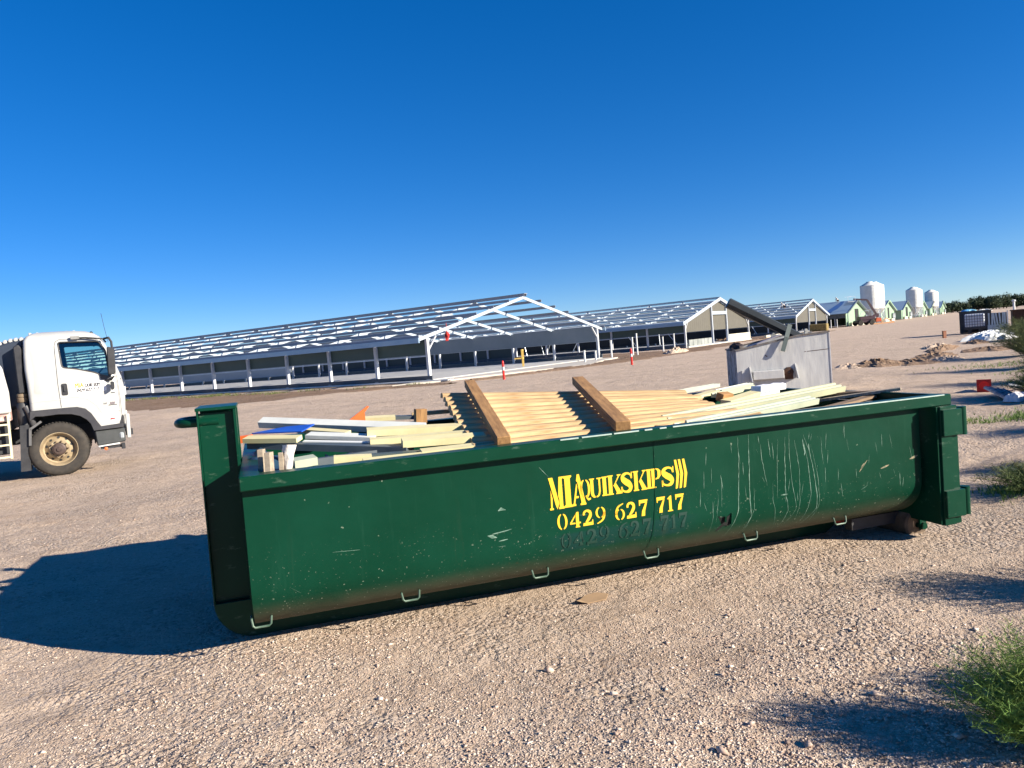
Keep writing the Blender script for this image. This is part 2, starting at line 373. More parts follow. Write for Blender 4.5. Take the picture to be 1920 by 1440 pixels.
g = bpy.data.objects.new('ground', me); COL.objects.link(g); tag(g, kind='structure')
def gh(x, y): return float(gz(x, y))

def strip(name, pts, m, lift=.03, amp=.5, step=.6, seed=1, kind='structure', bumpy=0.):
    """soil sheet: pts = [(a, b, halfwidth)] centre line in shed-row coordinates, ragged edges, laid over the ground"""
    r = random.Random(seed); out = []
    for i in range(len(pts)-1):
        (a0, b0, w0), (a1, b1, w1) = pts[i], pts[i+1]; n = max(1, int(math.hypot(a1-a0, b1-b0)/step))
        for k in range(n+(i == len(pts)-2)):
            t = k/n; out.append((a0+(a1-a0)*t, b0+(b1-b0)*t, w0+(w1-w0)*t))
    K = 9; mb = MB(); vs = []
    for i, (a, b, w_) in enumerate(out):
        p, q = out[max(0, i-1)], out[min(len(out)-1, i+1)]; d = Vector((q[0]-p[0], q[1]-p[1])).normalized(); nrm = Vector((-d.y, d.x))
        l = w_*(1+r.uniform(-amp, amp)*.6); rr = w_*(1+r.uniform(-amp, amp)*.6)
        for k in range(K):
            s_ = -l+(l+rr)*k/(K-1); P = W_(a+nrm.x*s_, b+nrm.y*s_)
            e = 1-abs(2*k/(K-1)-1); h = lift*min(1, e*3)-(.04 if e == 0 else 0)+bumpy*e*r.random()**2
            vs.append((P.x, P.y, gh(P.x, P.y)+h))
    n = len(out)
    mb.add(vs, [(i*K+k, i*K+k+1, (i+1)*K+k+1, (i+1)*K+k) for i in range(n-1) for k in range(K-1)])
    o = mb.build(name, m, smooth=2, fix=False)
    return tag(o, kind=kind)
strip('soil_verge', [(-3.5, -4.5, .7), (-4, -1, 1.8), (-7, 3, 5.0), (-8.5, 12, 6.6), (-9, 30, 7), (-9, 100, 7)], M_dirt, .03, .25, bumpy=.10)
strip('soil_strip', [(-2, -4.6, .5), (3, -5.2, .7), (10, -6.0, 1.3), (18, -5., 2.2), (28, -4., 3.2), (40, -3.4, 2.2), (48, -2.2, 1.1), (62, -3, .8)], M_dirt, .04, .5, seed=4, bumpy=.12)
strip('soil_strip', [(63, -2.5, 1.3), (75, -4.5, 1.8), (85, -5, 1.2)], M_dirt, .03, .5, seed=6)
strip('soil_strip', [(22, -1, 2.), (30, 4, 8), (32, 20, 7.5), (31, 100, 7.5)], M_dirt, .03, .1, step=2, seed=8)
strip('soil_strip', [(64, 1, 2.), (76, 4, 9), (76, 20, 9), (76, 100, 9)], M_dirt, .03, .1, step=2, seed=9)

# loose stones over the near gravel
def scatter_stones():
    r = np.random.RandomState(5); P = []
    def batch(n, dmin, dmax, smin, smax):
        u = r.rand(n); d = 1/(1/dmin+(1/dmax-1/dmin)*u); t = r.uniform(-.78, .78, n)
        x = d*t; y = d; P.append(np.stack([x, y, r.uniform(smin, smax, n)**1.0], 1))
    batch(90000, 2.2, 14, .0025, .0070); batch(9000, 2.2, 22, .007, .011); batch(420, 2.4, 30, .011, .020); batch(40, 2.4, 20, .02, .032)
    P = np.concatenate(P); dens = vnoise(P[:, 0], P[:, 1], .7, 11)*.6+vnoise(P[:, 0], P[:, 1], 2.3, 12)*.4
    P = P[dens > r.uniform(.25, .68, len(P))]
    c, s = math.cos(SK_YAW), math.sin(SK_YAW); u = (P[:, 0]+1.558)*c+(P[:, 1]-4.184)*s; v = -(P[:, 0]+1.558)*s+(P[:, 1]-4.184)*c
    P = P[~((u > -.3) & (u < 4.6) & (v > .45) & (v < 1.75))]
    n = len(P); z = gz(P[:, 0], P[:, 1])
    o = np.array([(1,0,0),(0,1,0),(-1,0,0),(0,-1,0),(.1,.1,.75),(-.1,.1,-.6),(.62,.6,.35),(-.6,-.55,.4)])
    F = np.array([(0,6,4),(6,1,4),(1,2,4),(2,7,4),(7,3,4),(3,0,4),(1,0,5),(2,1,5),(3,2,5),(0,3,5),(0,1,6),(2,3,7)])
    a = r.uniform(0, 6.28, n); ca, sa = np.cos(a), np.sin(a); V = np.empty((n, 8, 3)); sz = P[:, 2][:, None]
    b = o[None]*r.uniform(.55, 1.3, (n, 8, 1))*np.stack([r.uniform(.8, 1.4, n), r.uniform(.6, 1.1, n), r.uniform(.45, 1., n)], 1)[:, None, :]
    V[..., 0] = P[:, 0][:, None]+sz*(b[..., 0]*ca[:, None]-b[..., 1]*sa[:, None])
    V[..., 1] = P[:, 1][:, None]+sz*(b[..., 0]*sa[:, None]+b[..., 1]*ca[:, None])
    V[..., 2] = z[:, None]+sz*(b[..., 2]+.18)
    FF = (F[None]+(np.arange(n)*8)[:, None, None]).reshape(-1, 3)
    me = bpy.data.meshes.new('gravel_stones'); nf = len(FF)
    me.vertices.add(n*8); me.vertices.foreach_set('co', V.ravel()); me.loops.add(nf*3); me.loops.foreach_set('vertex_index', FF.ravel())
    me.polygons.add(nf); me.polygons.foreach_set('loop_start', np.arange(nf)*3); me.polygons.foreach_set('loop_total', np.full(nf, 3)); me.update()
    m = bpy.data.materials.new('loose_stone'); m.use_nodes = True; t = m.node_tree; bs = t.nodes['Principled BSDF']; bs.inputs['Roughness'].default_value = .9
    tc = N(t, 'ShaderNodeTexCoord'); vo = N(t, 'ShaderNodeTexVoronoi'); vo.inputs['Scale'].default_value = 26; t.links.new(tc.outputs['Object'], vo.inputs['Vector'])
    sp = N(t, 'ShaderNodeSeparateColor'); t.links.new(vo.outputs['Color'], sp.inputs[0])
    rp = N(t, 'ShaderNodeValToRGB'); cr = rp.color_ramp; cr.elements[0].color = (.33, .23, .17, 1); cr.elements[1].color = (.72, .63, .53, 1); cr.elements[1].position = 1
    for p_, c_ in ((.35, (.50, .38, .30)), (.7, (.56, .46, .38)), (.9, (.62, .53, .43))):
        e = cr.elements.new(p_); e.color = (*c_, 1)
    t.links.new(sp.outputs[0], rp.inputs[0]); t.links.new(rp.outputs[0], bs.inputs['Base Color']); me.materials.append(m)
    ob = bpy.data.objects.new('gravel_stones', me); COL.objects.link(ob); tag(ob, 'loose pinkish crushed stones scattered over the near gravel yard', 'gravel', kind='stuff')
scatter_stones()

# concrete apron in front of the first shed
ap = MB(); pts = [W_(-3.6, -.3), W_(-.7, -1.9), W_(4.6, -3.3), W_(9.5, -5.6), W_(16, -3.2), W_(21.8, -1.6), W_(21.8, .4), W_(-.2, .4)]
ap.prism([(p.x, p.y) for p in pts], .0, .085, 'z'); o = ap.build('concrete_apron', mat('apron_concrete', (.42, .39, .34), .9, 0, (.50, .46, .39), .8, bump=.2)); tag(o, kind='structure')

# ------------------------------------------------------------------ the green hook-lift skip
sk = empty('skip_bin', (0, 0, 0), 0, 'long dark green hook-lift skip with yellow stencilled name and phone number, heaped with scrap', 'skip bin')
sk.matrix_world = SKM
L, WD, ZT = 5.12, 2.3, 1.107
def tub(off=0., zt=1.05, n=10):
    """half cross-section (v, z) from the near top edge round to the far top edge"""
    r = []; rv, rz = .36-off*.4, .30-off*.4; zb = .17+off; v0 = .02+off
    r.append((v0, zt)); r.append((v0, .75))
    for k in range(n+1):
        a = math.pi/2*k/n; r.append((v0+rv*(1-math.cos(a)), zb+rz*(1-math.sin(a))))
    return r+[(WD-v, z) for v, z in r[::-1]]
def side_v(z, off=0.):
    if z > .47: return .02-off
    t = min(1, (.47-z)/.30); return .02+.36*(1-math.sqrt(max(0, 1-t*t)))-off
o_, i_ = tub(0), tub(.012)
body = MB(); n = len(o_); U0, U1 = 0.0, 4.87
vs = [(u, v, z) for u in (U0, U1) for v, z in o_]+[(u, v, z) for u in (U0, U1) for v, z in i_]
fs = [(k, k+1, n+k+1, n+k) for k in range(n-1)]+[(2*n+k, 3*n+k, 3*n+k+1, 2*n+k+1) for k in range(n-1)]
fs += [(0, n, 3*n, 2*n), (n-1, 3*n-1, 4*n-1, 2*n-1)]
for e in (0, 1):
    fs += [(e*n+k, 2*n+e*n+k, 2*n+e*n+k+1, e*n+k+1) for k in range(n-1)]
body.add(vs, fs)
body.build('tub', M_skip, sk, smooth=True)
# front (hook end) wall, slightly inside the tub
fw = MB(); fw.prism([(v, z) for v, z in tub(.013)], .002, .03, 'x'); fw.build('front_wall', M_green, sk)
# top rails: box section all round
tr = MB(); tr.box(-.01, L, -.055, .065, 1.025, ZT); tr.box(-.01, L, WD-.065, WD+.055, 1.025, ZT); tr.box(-.012, .10, .065, WD-.065, 1.027, ZT-.003)
tr.box(L-.06, L-.002, .065, WD-.065, 1.027, ZT-.003)
tr.build('top_rail', M_green, sk, bev=.006)
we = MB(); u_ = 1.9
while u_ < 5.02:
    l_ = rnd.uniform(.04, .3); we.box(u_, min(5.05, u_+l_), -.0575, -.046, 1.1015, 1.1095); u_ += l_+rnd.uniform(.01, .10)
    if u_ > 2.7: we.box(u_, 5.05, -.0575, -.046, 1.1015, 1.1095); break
we.build('worn_rail_highlight', mat('worn_edge_highlight', (.42, .50, .46), .45, .2, (.30, .42, .36), 20.), sk)  # bare worn edge, its bright highlight painted in as a pale strip
# underfloor cross members
cm = MB()
for k in range(9): cm.box(.15+k*.56, .21+k*.56, .69, 1.61, .085, .166)
cm.build('cross_member', M_black, sk)
# hook frame: two channel posts that curve into the long runners
for y0, sg in ((.60, 1), (.93, -1)):
    y1 = y0+.08; fr = MB()
    web0, web1 = (y0+.045, y0+.055) if sg > 0 else (y1-.055, y1-.045)
    fr.box(-.235, -.03, web0, web1, .24, 1.44); fr.box(-.245, -.235, y0, y1, .24, 1.455); fr.box(-.03, -.012, y0, y1, .24, 1.455)
    fr.build('hook_post', M_green, sk, bev=.002)
MB().box(-.25, -.008, .597, 1.03, 1.456, 1.475).build('hook_cap', M_green, sk, bev=.002)
for y0, sg in ((.60, 1), (1.62, -1)):
    y1 = y0+.08
    # lower corner and runner
    cn = MB(); arc = [(-.245+.24*(1-math.cos(a)), .24-.24*math.sin(a)) for a in [math.pi/2*k/8 for k in range(9)]]
    cn.prism([(4.45, .0), (4.6, .09), (4.6, .165), (-.012, .165), (-.012, .239), (-.245, .239)]+arc[1:], y0+.002, y1-.002, 'y')
    cn.build('runner', M_green, sk, bev=.003)
hx = MB(); hx.box(-.19, -.06, .69, 1.61, .10, .235)
hx.build('hook_cross_tie', M_green, sk, bev=.004)
hb = MB(); zz = 1.385
hb.tube([(-.12, .66, zz), (-.28, .66, zz), (-.335, .69, zz), (-.36, .74, zz), (-.36, .88, zz), (-.335, .93, zz), (-.28, .96, zz), (-.12, .96, zz)], .028, 12)
hb.build('lifting_bar', M_green, sk, smooth=True)
# rear portal frame and door
rf = MB(); rf.box(4.93, 4.95, -.085, WD+.085, .13, 1.022)
rf.build('end_frame_plate', M_green, sk)
for s_ in (0, 1):
    a, b = (-.10, .02) if s_ == 0 else (WD-.02, WD+.10)
    c = MB(); c.box(4.951, 5.06, a, b, .12, 1.024); c.box(5.065, 5.13, a+.012, b-.012, .12, 1.024); c.build('corner_column', M_green, sk, bev=.004)
    for z0, z1 in ((.80, 1.0), (.18, .385)): MB().box(4.955, 5.145, a-.022 if s_ == 0 else b-.03, a+.03 if s_ == 0 else b+.022, z0, z1).build('hinge_plate', M_green, sk, bev=.005)
    for z0 in (.80, .185):
        lg = MB(); lg.tube([(5.205, a+.04, z0-.01), (5.205, a+.04, z0+.205)], .034, 14); lg.box(5.146, 5.20, a+.02, a+.06, z0+.02, z0+.17); lg.build('hinge', M_green, sk, smooth=True)
dr = MB(); dr.box(5.075, 5.11, .03, WD-.03, .18, 1.02)
for k in range(5): dr.box(5.111, 5.145, .25+k*.42, .31+k*.42, .2, 1.0)
dr.build('end_door', M_green, sk, bev=.004)
for v0 in (.20, 1.74):
    rl = MB(); rl.lathe([(.02, v0), (.10, v0), (.115, v0+.015), (.115, v0+.325), (.10, v0+.34), (.02, v0+.34)], 24, (4.99, 0, .065), 'y')
    rl_o = rl.build('roller', mat('muddy_roller', (.07, .05, .032), .8, .1, (.16, .11, .07), 10.), sk, smooth=True)
    bk = MB(); bk.box(4.99, 5.05, v0-.03, v0-.015, .03, .2); bk.box(4.93, 5.11, v0+.355, v0+.37, .02, .2); bk.tube([(5.02, v0-.045, .06), (5.02, v0+.385, .06)], .028, 12)
    bk.build('roller_bracket', M_green, sk)
    ln = MB(); ln.beam((4.45, v0+.15, .12), (4.93, v0+.15, .12), .08, .09); ln.build('runner_end', M_black, sk)
bk = MB(); bk.box(4.42, 4.62, .44, .455, .10, .17); bk.build('reflector', mat('red_reflector', (.45, .08, .05), .4), sk)
# lashing hooks
for u_ in (.04, .91, 1.76, 2.57, 3.37, 4.16):
    z_ = .255; y_ = side_v(z_)-.006; h = MB()
    h.tube([(u_-.055, y_+.03, z_+.012), (u_-.055, y_-.012, z_+.005), (u_-.05, y_-.02, z_-.032), (u_-.038, y_-.02, z_-.043), (u_+.038, y_-.02, z_-.043), (u_+.05, y_-.02, z_-.032), (u_+.055, y_-.012, z_+.005), (u_+.055, y_+.03, z_+.012)], .0065, 8)
    h.build('lashing_hook', mat('worn_green_hook', (.03, .08, .05), .5, .1, (.10, .15, .11), 20.), sk, smooth=True)
# weld seam, bracket hole with its shade painted black, scratches and chalk runs
def on_side(pts, w, name, m, off=.0015, taper=True, jit=0.):
    b = MB(); full = []
    for i in range(len(pts)-1):
        (u0, z0), (u1, z1) = pts[i], pts[i+1]; k = max(1, int(math.hypot(u1-u0, z1-z0)/.025))
        for j in range(k+(i == len(pts)-2)): t = j/k; full.append((u0+(u1-u0)*t+rnd.uniform(-jit, jit), z0+(z1-z0)*t))
    n = len(full); vs = []
    for i, (u_, z_) in enumerate(full):
        p, q = full[max(0, i-1)], full[min(n-1, i+1)]; d = Vector((q[0]-p[0], q[1]-p[1])).normalized(); nr = Vector((-d.y, d.x))
        ww = w/2*(min(1, .25+3*min(i, n-1-i)/n) if taper else 1)*rnd.uniform(.6, 1.2)
        for s_ in (-1, 1):
            a, c = u_+nr.x*ww*s_, z_+nr.y*ww*s_; vs.append((a, side_v(c)-off, c))
    b.add(vs, [(2*i, 2*i+1, 2*i+3, 2*i+2) for i in range(n-1)]); return b
sm = on_side([(2.595, 1.02), (2.59, .8), (2.575, .59), (2.55, .4), (2.53, .26)], .006, 's', None, .004, False)
sm.build('weld_seam', M_green, sk)
M_chalk = mat('pale_scrape', (.16, .26, .20), .8, 0, (.05, .12, .085), 30., (.4, .62))
sc = MB()
runs = [([(3.25,.97),(3.245,.75),(3.23,.55),(3.22,.45),(3.14,.26)],.007),([(3.34,.98),(3.33,.75),(3.32,.52),(3.33,.4),(3.27,.27)],.009),([(3.36,.6),(3.35,.45),(3.29,.28)],.004),
        ([(3.64,.93),(3.63,.75),(3.62,.55),(3.64,.4),(3.60,.27)],.007),([(3.68,.98),(3.67,.8),(3.68,.6),(3.71,.4),(3.63,.27)],.005),([(3.72,.9),(3.75,.7),(3.74,.45),(3.72,.3)],.005),
        ([(3.80,.93),(3.84,.82),(3.87,.68),(3.89,.5),(3.89,.38),(3.81,.27)],.008),([(3.80,.88),(3.83,.72),(3.84,.5),(3.78,.27)],.006),([(3.86,.85),(3.91,.6),(3.91,.4),(3.86,.27)],.004),
        ([(3.43,.9),(3.44,.78),(3.47,.6)],.006),([(3.50,.93),(3.51,.8)],.006),([(3.53,.9),(3.535,.78)],.008),([(3.58,.92),(3.56,.72),(3.55,.5)],.004),([(3.52,.62),(3.51,.5),(3.55,.3)],.004),
        ([(3.79,.9),(3.805,.8),(3.80,.78)],.018),([(3.84,.86),(3.855,.74)],.016),([(3.95,.9),(3.96,.7)],.004),([(3.10,.7),(3.09,.5)],.004),([(3.03,.55),(3.0,.33)],.003),([(3.07,.6),(3.04,.4)],.003)]
for p, w_ in runs:
    b = on_side(p, w_*.62, 'x', None, jit=.0022); sc.add(b.v, b.f)
for k in range(40):
    u_, z_ = rnd.uniform(2.9, 4.8), rnd.uniform(.5, .98); b = on_side([(u_, z_), (u_+rnd.uniform(-.02, .02), z_-rnd.uniform(.03, .12))], rnd.uniform(.0015, .004), 'x', None); sc.add(b.v, b.f)
for k in range(4):
    u_, z_ = rnd.uniform(.2, 4.6), rnd.uniform(.3, .98); b = on_side([(u_, z_), (u_+rnd.uniform(-.12, .12), z_-rnd.uniform(-.02, .05))], rnd.uniform(.001, .0025), 'x', None); sc.add(b.v, b.f)
for p, w_ in (([(1.40,.555),(1.46,.535)],.02),([(1.43,.56),(1.53,.57),(1.56,.575)],.008),([(1.47,.51),(1.53,.515)],.01),([(1.47,.475),(1.51,.475)],.01),([(1.48,.70),(1.50,.71),(1.53,.70)],.018),([(.46,.60),(.62,.59)],.003),([(1.77,.94),(1.83,.87)],.003),([(3.58,.52),(3.64,.52)],.012)):
    b = on_side(p, w_, 'x', None); sc.add(b.v, b.f)
tag(sc.build('scratches', M_chalk, sk), kind='stuff')
bs_ = MB()
for p, w_ in (([(4.30,.62),(4.33,.66)],.02),([(4.48,.60),(4.56,.62)],.014),([(4.76,.64),(4.84,.66)],.016),([(4.28,.60),(4.36,.68)],.01)):
    b = on_side(p, w_, 'x', None); bs_.add(b.v, b.f)
bs_.build('rust_scuff', mat('tan_scuff', (.30, .22, .13), .8, 0, (.08, .12, .07), 25.), sk)
hl = MB(); tri = [(3.06, .445), (3.075, .43), (3.105, .435), (3.13, .43), (3.165, .447), (3.16, .36), (3.11, .365), (3.055, .325)]
hl.add([(a, side_v(c)-.003, c) for a, c in tri], [tuple(range(len(tri)))]); hl.build('hole_shade_patch', mat('black_shadowed_hole', (.004, .006, .005), .9), sk)
hf = MB(); hf.beam((3.11, side_v(.43)-.012, .435), (3.112, side_v(.39)-.012, .395), .012, .012); hf.beam((3.165, side_v(.40)-.012, .45), (3.163, side_v(.37)-.012, .37), .01, .012)
hf.build('bent_lug', M_green, sk)

# stencilled lettering --------------------------------------------------
def crescent(cx, cy, rx, ry, side, th, gap=.0, thin=.05):
    out, inn = [], []
    for k in range(13):
        a = -math.pi/2+math.pi*k/12; a *= .93
        out.append((cx+side*(gap+rx*math.cos(a)), cy+ry*math.sin(a)))
        inn.append((cx+side*(gap+(rx-th)*max(0, math.cos(a))), cy+(ry-thin)*math.sin(a)*.96))
    return [out+inn[::-1]]
def ribbon(pts, ws):
    P = [Vector(p) for p in pts]; fine = []; n = len(P)
    for i in range(n-1):                       # Catmull-Rom
        p0, p1, p2, p3 = P[max(0, i-1)], P[i], P[i+1], P[min(n-1, i+2)]
        for k in range(5):
            t = k/5; fine.append((.5*((2*p1)+(p2-p0)*t+(2*p0-5*p1+4*p2-p3)*t*t+(3*p1-p0-3*p2+p3)*t**3), ws[i]+(ws[i+1]-ws[i])*t))
    fine.append((P[-1], ws[-1])); l, r = [], []
    for i, (p, w_) in enumerate(fine):
        d = (fine[min(len(fine)-1, i+1)][0]-fine[max(0, i-1)][0]).normalized(); nr = Vector((-d.y, d.x)); l.append(p+nr*w_/2); r.append(p-nr*w_/2)
    return [[tuple(a), tuple(b), tuple(c), tuple(d_)] for a, b, c, d_ in zip(l, l[1:], r[1:], r)]
def rc(x0, y0, x1, y1): return [(x0, y0), (x1, y0), (x1, y1), (x0, y1)]
def glyph(c):
    if c == 'M': return [[(.0,1),(.30,1),(.66,.18),(.52,.0),(.42,.12),(.06,.9)], [(.0,0),(.26,0),(.26,.05),(.19,.07),(.22,.36),(.12,.62),(.08,.07),(.0,.05)], [(.62,.42),(.72,1),(1,1),(1,.95),(.93,.92),(.93,.08),(1,.05),(1,0),(.62,0),(.62,.05),(.68,.08),(.68,.3)]]
    if c == 'I': return [[(.0,0),(1,0),(1,.05),(.82,.09),(.82,.91),(1,.95),(1,1),(0,1),(0,.95),(.18,.91),(.18,.09),(0,.05)]]
    if c == 'A': return [[(.0,0),(.26,0),(.26,.05),(.2,.07),(.27,.24),(.47,.24),(.5,.3),(.3,.31),(.42,.62),(.36,.72),(.08,.08),(0,.05)], [(.36,.8),(.44,1),(.6,1),(.95,.08),(1,.05),(1,0),(.58,0),(.58,.05),(.66,.08),(.45,.74)]]
    if c in 'QO0':
        r = crescent(.44, .5, .44, .5, -1, .22, .0)+crescent(.56, .5, .44, .5, 1, .22, .0)
        if c == 'Q': r.append([(.5, .12), (.62, .16), (.78, -.02), (1.02, .0), (1.0, -.1), (.75, -.14), (.6, -.02)])
        return r
    if c == 'U': return [[(0,1),(.42,1),(.42,.95),(.34,.92),(.34,.25),(.38,.12),(.46,.07),(.46,.0),(.3,.01),(.14,.1),(.08,.25),(.08,.92),(0,.95)], [(.62,1),(1,1),(1,.95),(.92,.92),(.92,.3),(.84,.1),(.7,.02),(.54,.0),(.54,.07),(.66,.1),(.74,.2),(.78,.35),(.78,.92),(.62,.95)]]
    if c == 'K': return [[(0,0),(.42,0),(.42,.05),(.35,.08),(.35,.92),(.42,.95),(.42,1),(0,1),(0,.95),(.08,.92),(.08,.08),(0,.05)], [(.39,.42),(.48,.5),(.8,.92),(.72,.95),(.72,1),(1,1),(1,.95),(.9,.92),(.62,.58),(1,.08),(1.04,.05),(1.04,0),(.6,0),(.6,.05),(.66,.08),(.46,.44)]]
    if c == 'S': return ribbon([(.88,.70),(.80,.88),(.52,.955),(.24,.86),(.2,.70),(.42,.55),(.68,.42),(.80,.26),(.70,.1),(.45,.045),(.18,.12),(.1,.30)], [.10,.10,.10,.2,.30,.34,.34,.30,.2,.10,.10,.10])+[[(.84,.68),(.95,.68),(.95,1),(.88,1)], [(.04,0),(.12,0),(.15,.32),(.04,.32)]]
    if c == 'P': return [[(0,0),(.5,0),(.5,.05),(.38,.08),(.38,.92),(.46,.95),(.46,1),(0,1),(0,.95),(.08,.92),(.08,.08),(0,.05)], [(.52,1),(.8,.97),(1,.86),(1,.6),(.8,.46),(.44,.42),(.44,.48),(.64,.52),(.7,.62),(.7,.84),(.62,.93),(.52,.95)]]
    if c == '|': return [[(0,0),(.5,.02),(1,.5),(.5,1),(0,1),(.38,.5)]]
    if c == '4': return [[(.50,.0),(.92,.0),(.92,.05),(.84,.07),(.84,.24),(1,.24),(1,.34),(.84,.34),(.84,1),(.66,1),(.56,.88),(.56,.07),(.50,.05)], [(0,.24),(.50,.24),(.50,.33),(.17,.34),(.5,.72),(.5,.84),(0,.34)]]
    if c == '2': return ribbon([(.14,.68),(.16,.84),(.42,.95),(.72,.84),(.76,.64),(.58,.42),(.28,.18)], [.2,.18,.12,.24,.28,.24,.12])+[[(0,0),(1,0),(1,.34),(.92,.34),(.86,.2),(.05,.18)]]
    if c in '69':
        r = crescent(.42, .34, .42, .34, -1, .22)+crescent(.54, .34, .42, .34, 1, .2)+ribbon([(.11,.32),(.16,.62),(.38,.85),(.86,1.0)], [.22,.20,.12,.05])
        return r if c == '6' else [[(1-x, 1-y) for x, y in p] for p in r]
    if c == '7': return [[(0,1),(0,.66),(.1,.66),(.16,.80),(.74,.80),(.74,.70),(1,.95),(1,1)], [(.70,.77),(.95,.85),(.66,.3),(.62,0),(.22,0),(.3,.3)]]
    if c == '1': return [[(.1,0),(.92,0),(.92,.06),(.74,.09),(.74,1),(.56,1),(.12,.84),(.12,.78),(.34,.78),(.34,.09),(.1,.06)]]
    return []
def letters(spec, name, m, off):
    b = MB()
    for c, x0, x1, z0, z1 in spec:
        for poly in glyph(c):
            vs = []
            for x, y in poly: zq = z0+(z1-z0)*y; vs.append((x0+(x1-x0)*x, side_v(zq)-off, zq))
            b.add(vs, [tuple(range(len(vs)))])
    b.build(name, m, sk, fix=False)
row1 = [('M',1.825,1.925,.655,.862),('I',1.925,1.985,.658,.862),('A',1.982,2.078,.660,.862),('Q',2.040,2.112,.70,.822),('U',2.108,2.192,.695,.822),('I',2.195,2.235,.698,.824),('K',2.236,2.335,.698,.826),
        ('S',2.330,2.422,.698,.832),('K',2.424,2.520,.700,.832),('I',2.522,2.560,.702,.832),('P',2.556,2.630,.702,.832),('S',2.632,2.735,.702,.832),('|',2.738,2.772,.675,.872),('|',2.768,2.802,.675,.872),('|',2.800,2.834,.675,.872)]
letters(row1, 'name_lettering', M_yellow, .0028)
row2 = [('0',1.868,1.938,.520,.622),('4',1.955,2.030,.520,.620),('2',2.045,2.118,.522,.624),('9',2.135,2.208,.524,.630),('6',2.278,2.350,.524,.630),('2',2.360,2.432,.525,.632),('7',2.455,2.520,.527,.635),('7',2.588,2.652,.530,.636),('1',2.664,2.712,.530,.636),('7',2.730,2.796,.532,.638)]
for r_ in (row2[:4], row2[4:7], row2[7:]): letters(r_, 'phone_number_lettering', M_yellow, .0028)
gh_ = [(c, a+.02, b+.02, z0-.125, z1-.128) for c, a, b, z0, z1 in row2]
for r_ in (gh_[:4], gh_[4:7], gh_[7:]): letters(r_, 'faded_number_lettering', mat('ghost_number_paint', (.006, .039, .030), .45, 0, (.003, .034, .022), 14., (.35, .6)), .0026)

# ------------------------------------------------------------------ the load heaped in the skip
LOAD = 'scrap offcuts heaped in the green skip'
def lod(name, mb, c, m, label, cat, group=LOAD, rot=None, **k):
    """one piece of the load: mesh about its own centre, put at c in skip coordinates"""
    o = mb.build(name, m, **k); M = SKM @ Matrix.Translation(c)
    if rot: M = M @ rot
    o.matrix_world = M; return tag(o, label, cat, group)
def plank(name, p, q, w_, t, m, label, cat, group=LOAD, roll_=0., prof=None, **k):
    if name == 'foam_panel': w_ *= .80; roll_ *= .6
    p, q = Vector(p), Vector(q); d = q-p; Ln = d.length; d.normalize(); r = Vector((0, 0, 1)).cross(d).normalized(); u = d.cross(r)
    rot = Matrix((d, r, u)).transposed().to_4x4() @ Matrix.Rotation(roll_, 4, 'X')
    b = MB()
    if prof: b.prism(prof(w_, t), -Ln/2, Ln/2, 'x')
    else: b.box(-Ln/2, Ln/2, -w_/2, w_/2, -t/2, t/2)
    o = b.build(name, m, **k); o.matrix_world = SKM @ Matrix.Translation((p+q)/2) @ rot
    return tag(o, label, cat, group)
# heap of small rubbish under the visible pieces
hp = MB(); r2 = random.Random(3)
for k in range(150):
    u_, v_ = r2.uniform(.25, 4.0), r2.uniform(.25, 2.0); z_ = .90-.10*(u_ > 2.7)-.12*(u_ < .8)+r2.uniform(-.12, .04); a = r2.uniform(-.5, .5); l_ = r2.uniform(.08, .3)
    hp.beam((u_-l_*math.cos(a), v_-l_*math.sin(a), z_+r2.uniform(-.05, .05)), (u_+l_*math.cos(a), v_+l_*math.sin(a), z_+r2.uniform(-.05, .05)), r2.uniform(.03, .1), r2.uniform(.01, .05))
hp.box(.1, 4.1, .12, WD-.12, .5, .78)
o = hp.build('mixed_rubble', mat('dusty_rubble', (.10, .08, .06), .9, 0, (.20, .17, .13), 9.)); o.matrix_world = SKM; tag(o, 'brown mixed rubble and splinters filling the green skip below the boards', 'rubble', kind='stuff')
# pine battens: convex-topped boards laid side by side
BAT = 'round-topped pine battens laid side by side on the load'
def batprof(w_, t): return [(-w_/2, -t/2), (w_/2, -t/2), (w_/2, -t*.1), (w_*.40, t*.30), (w_*.16, t*.5), (-w_*.16, t*.5), (-w_*.40, t*.30), (-w_/2, -t*.1)]
nb = 12
ordn = ['nearest', 'second', 'third', 'fourth', 'fifth', 'sixth', 'seventh', 'eighth', 'ninth', 'tenth', 'eleventh', 'farthest']
for i in range(nb):
    t_ = i/(nb-1); v_ = .13+1.80*t_; ul = 1.40+.22*t_+r2.uniform(-.012, .012); zl = 1.068+.285*t_
    ur = 3.55+.32*t_+r2.uniform(-.12, .12); zr = 1.085+.10*t_+.004*r2.uniform(-1, 1); vr = v_*.86+.12+.02*r2.uniform(-1, 1)
    plank('pine_batten', (ul, v_, zl-.012), (ur, vr, zr-.012), .132, .044, M_wood, ordn[i]+' fresh pine batten counting away from the lettered side of the skip', 'timber batten', BAT, prof=batprof, smooth=True)
BM = 'square hardwood beams on the battens'
plank('timber_beam', (1.575, .09, 1.118), (1.89, 1.97, 1.422), .090, .066, M_beam, 'square brown timber beam lying across the left ends of the pine battens', 'timber beam', BM, bev=.004)
plank('timber_beam', (2.415, .09, 1.128), (2.93, 1.99, 1.362), .105, .070, M_beam, 'square brown timber beam lying across the middle of the pine battens', 'timber beam', BM, bev=.004)
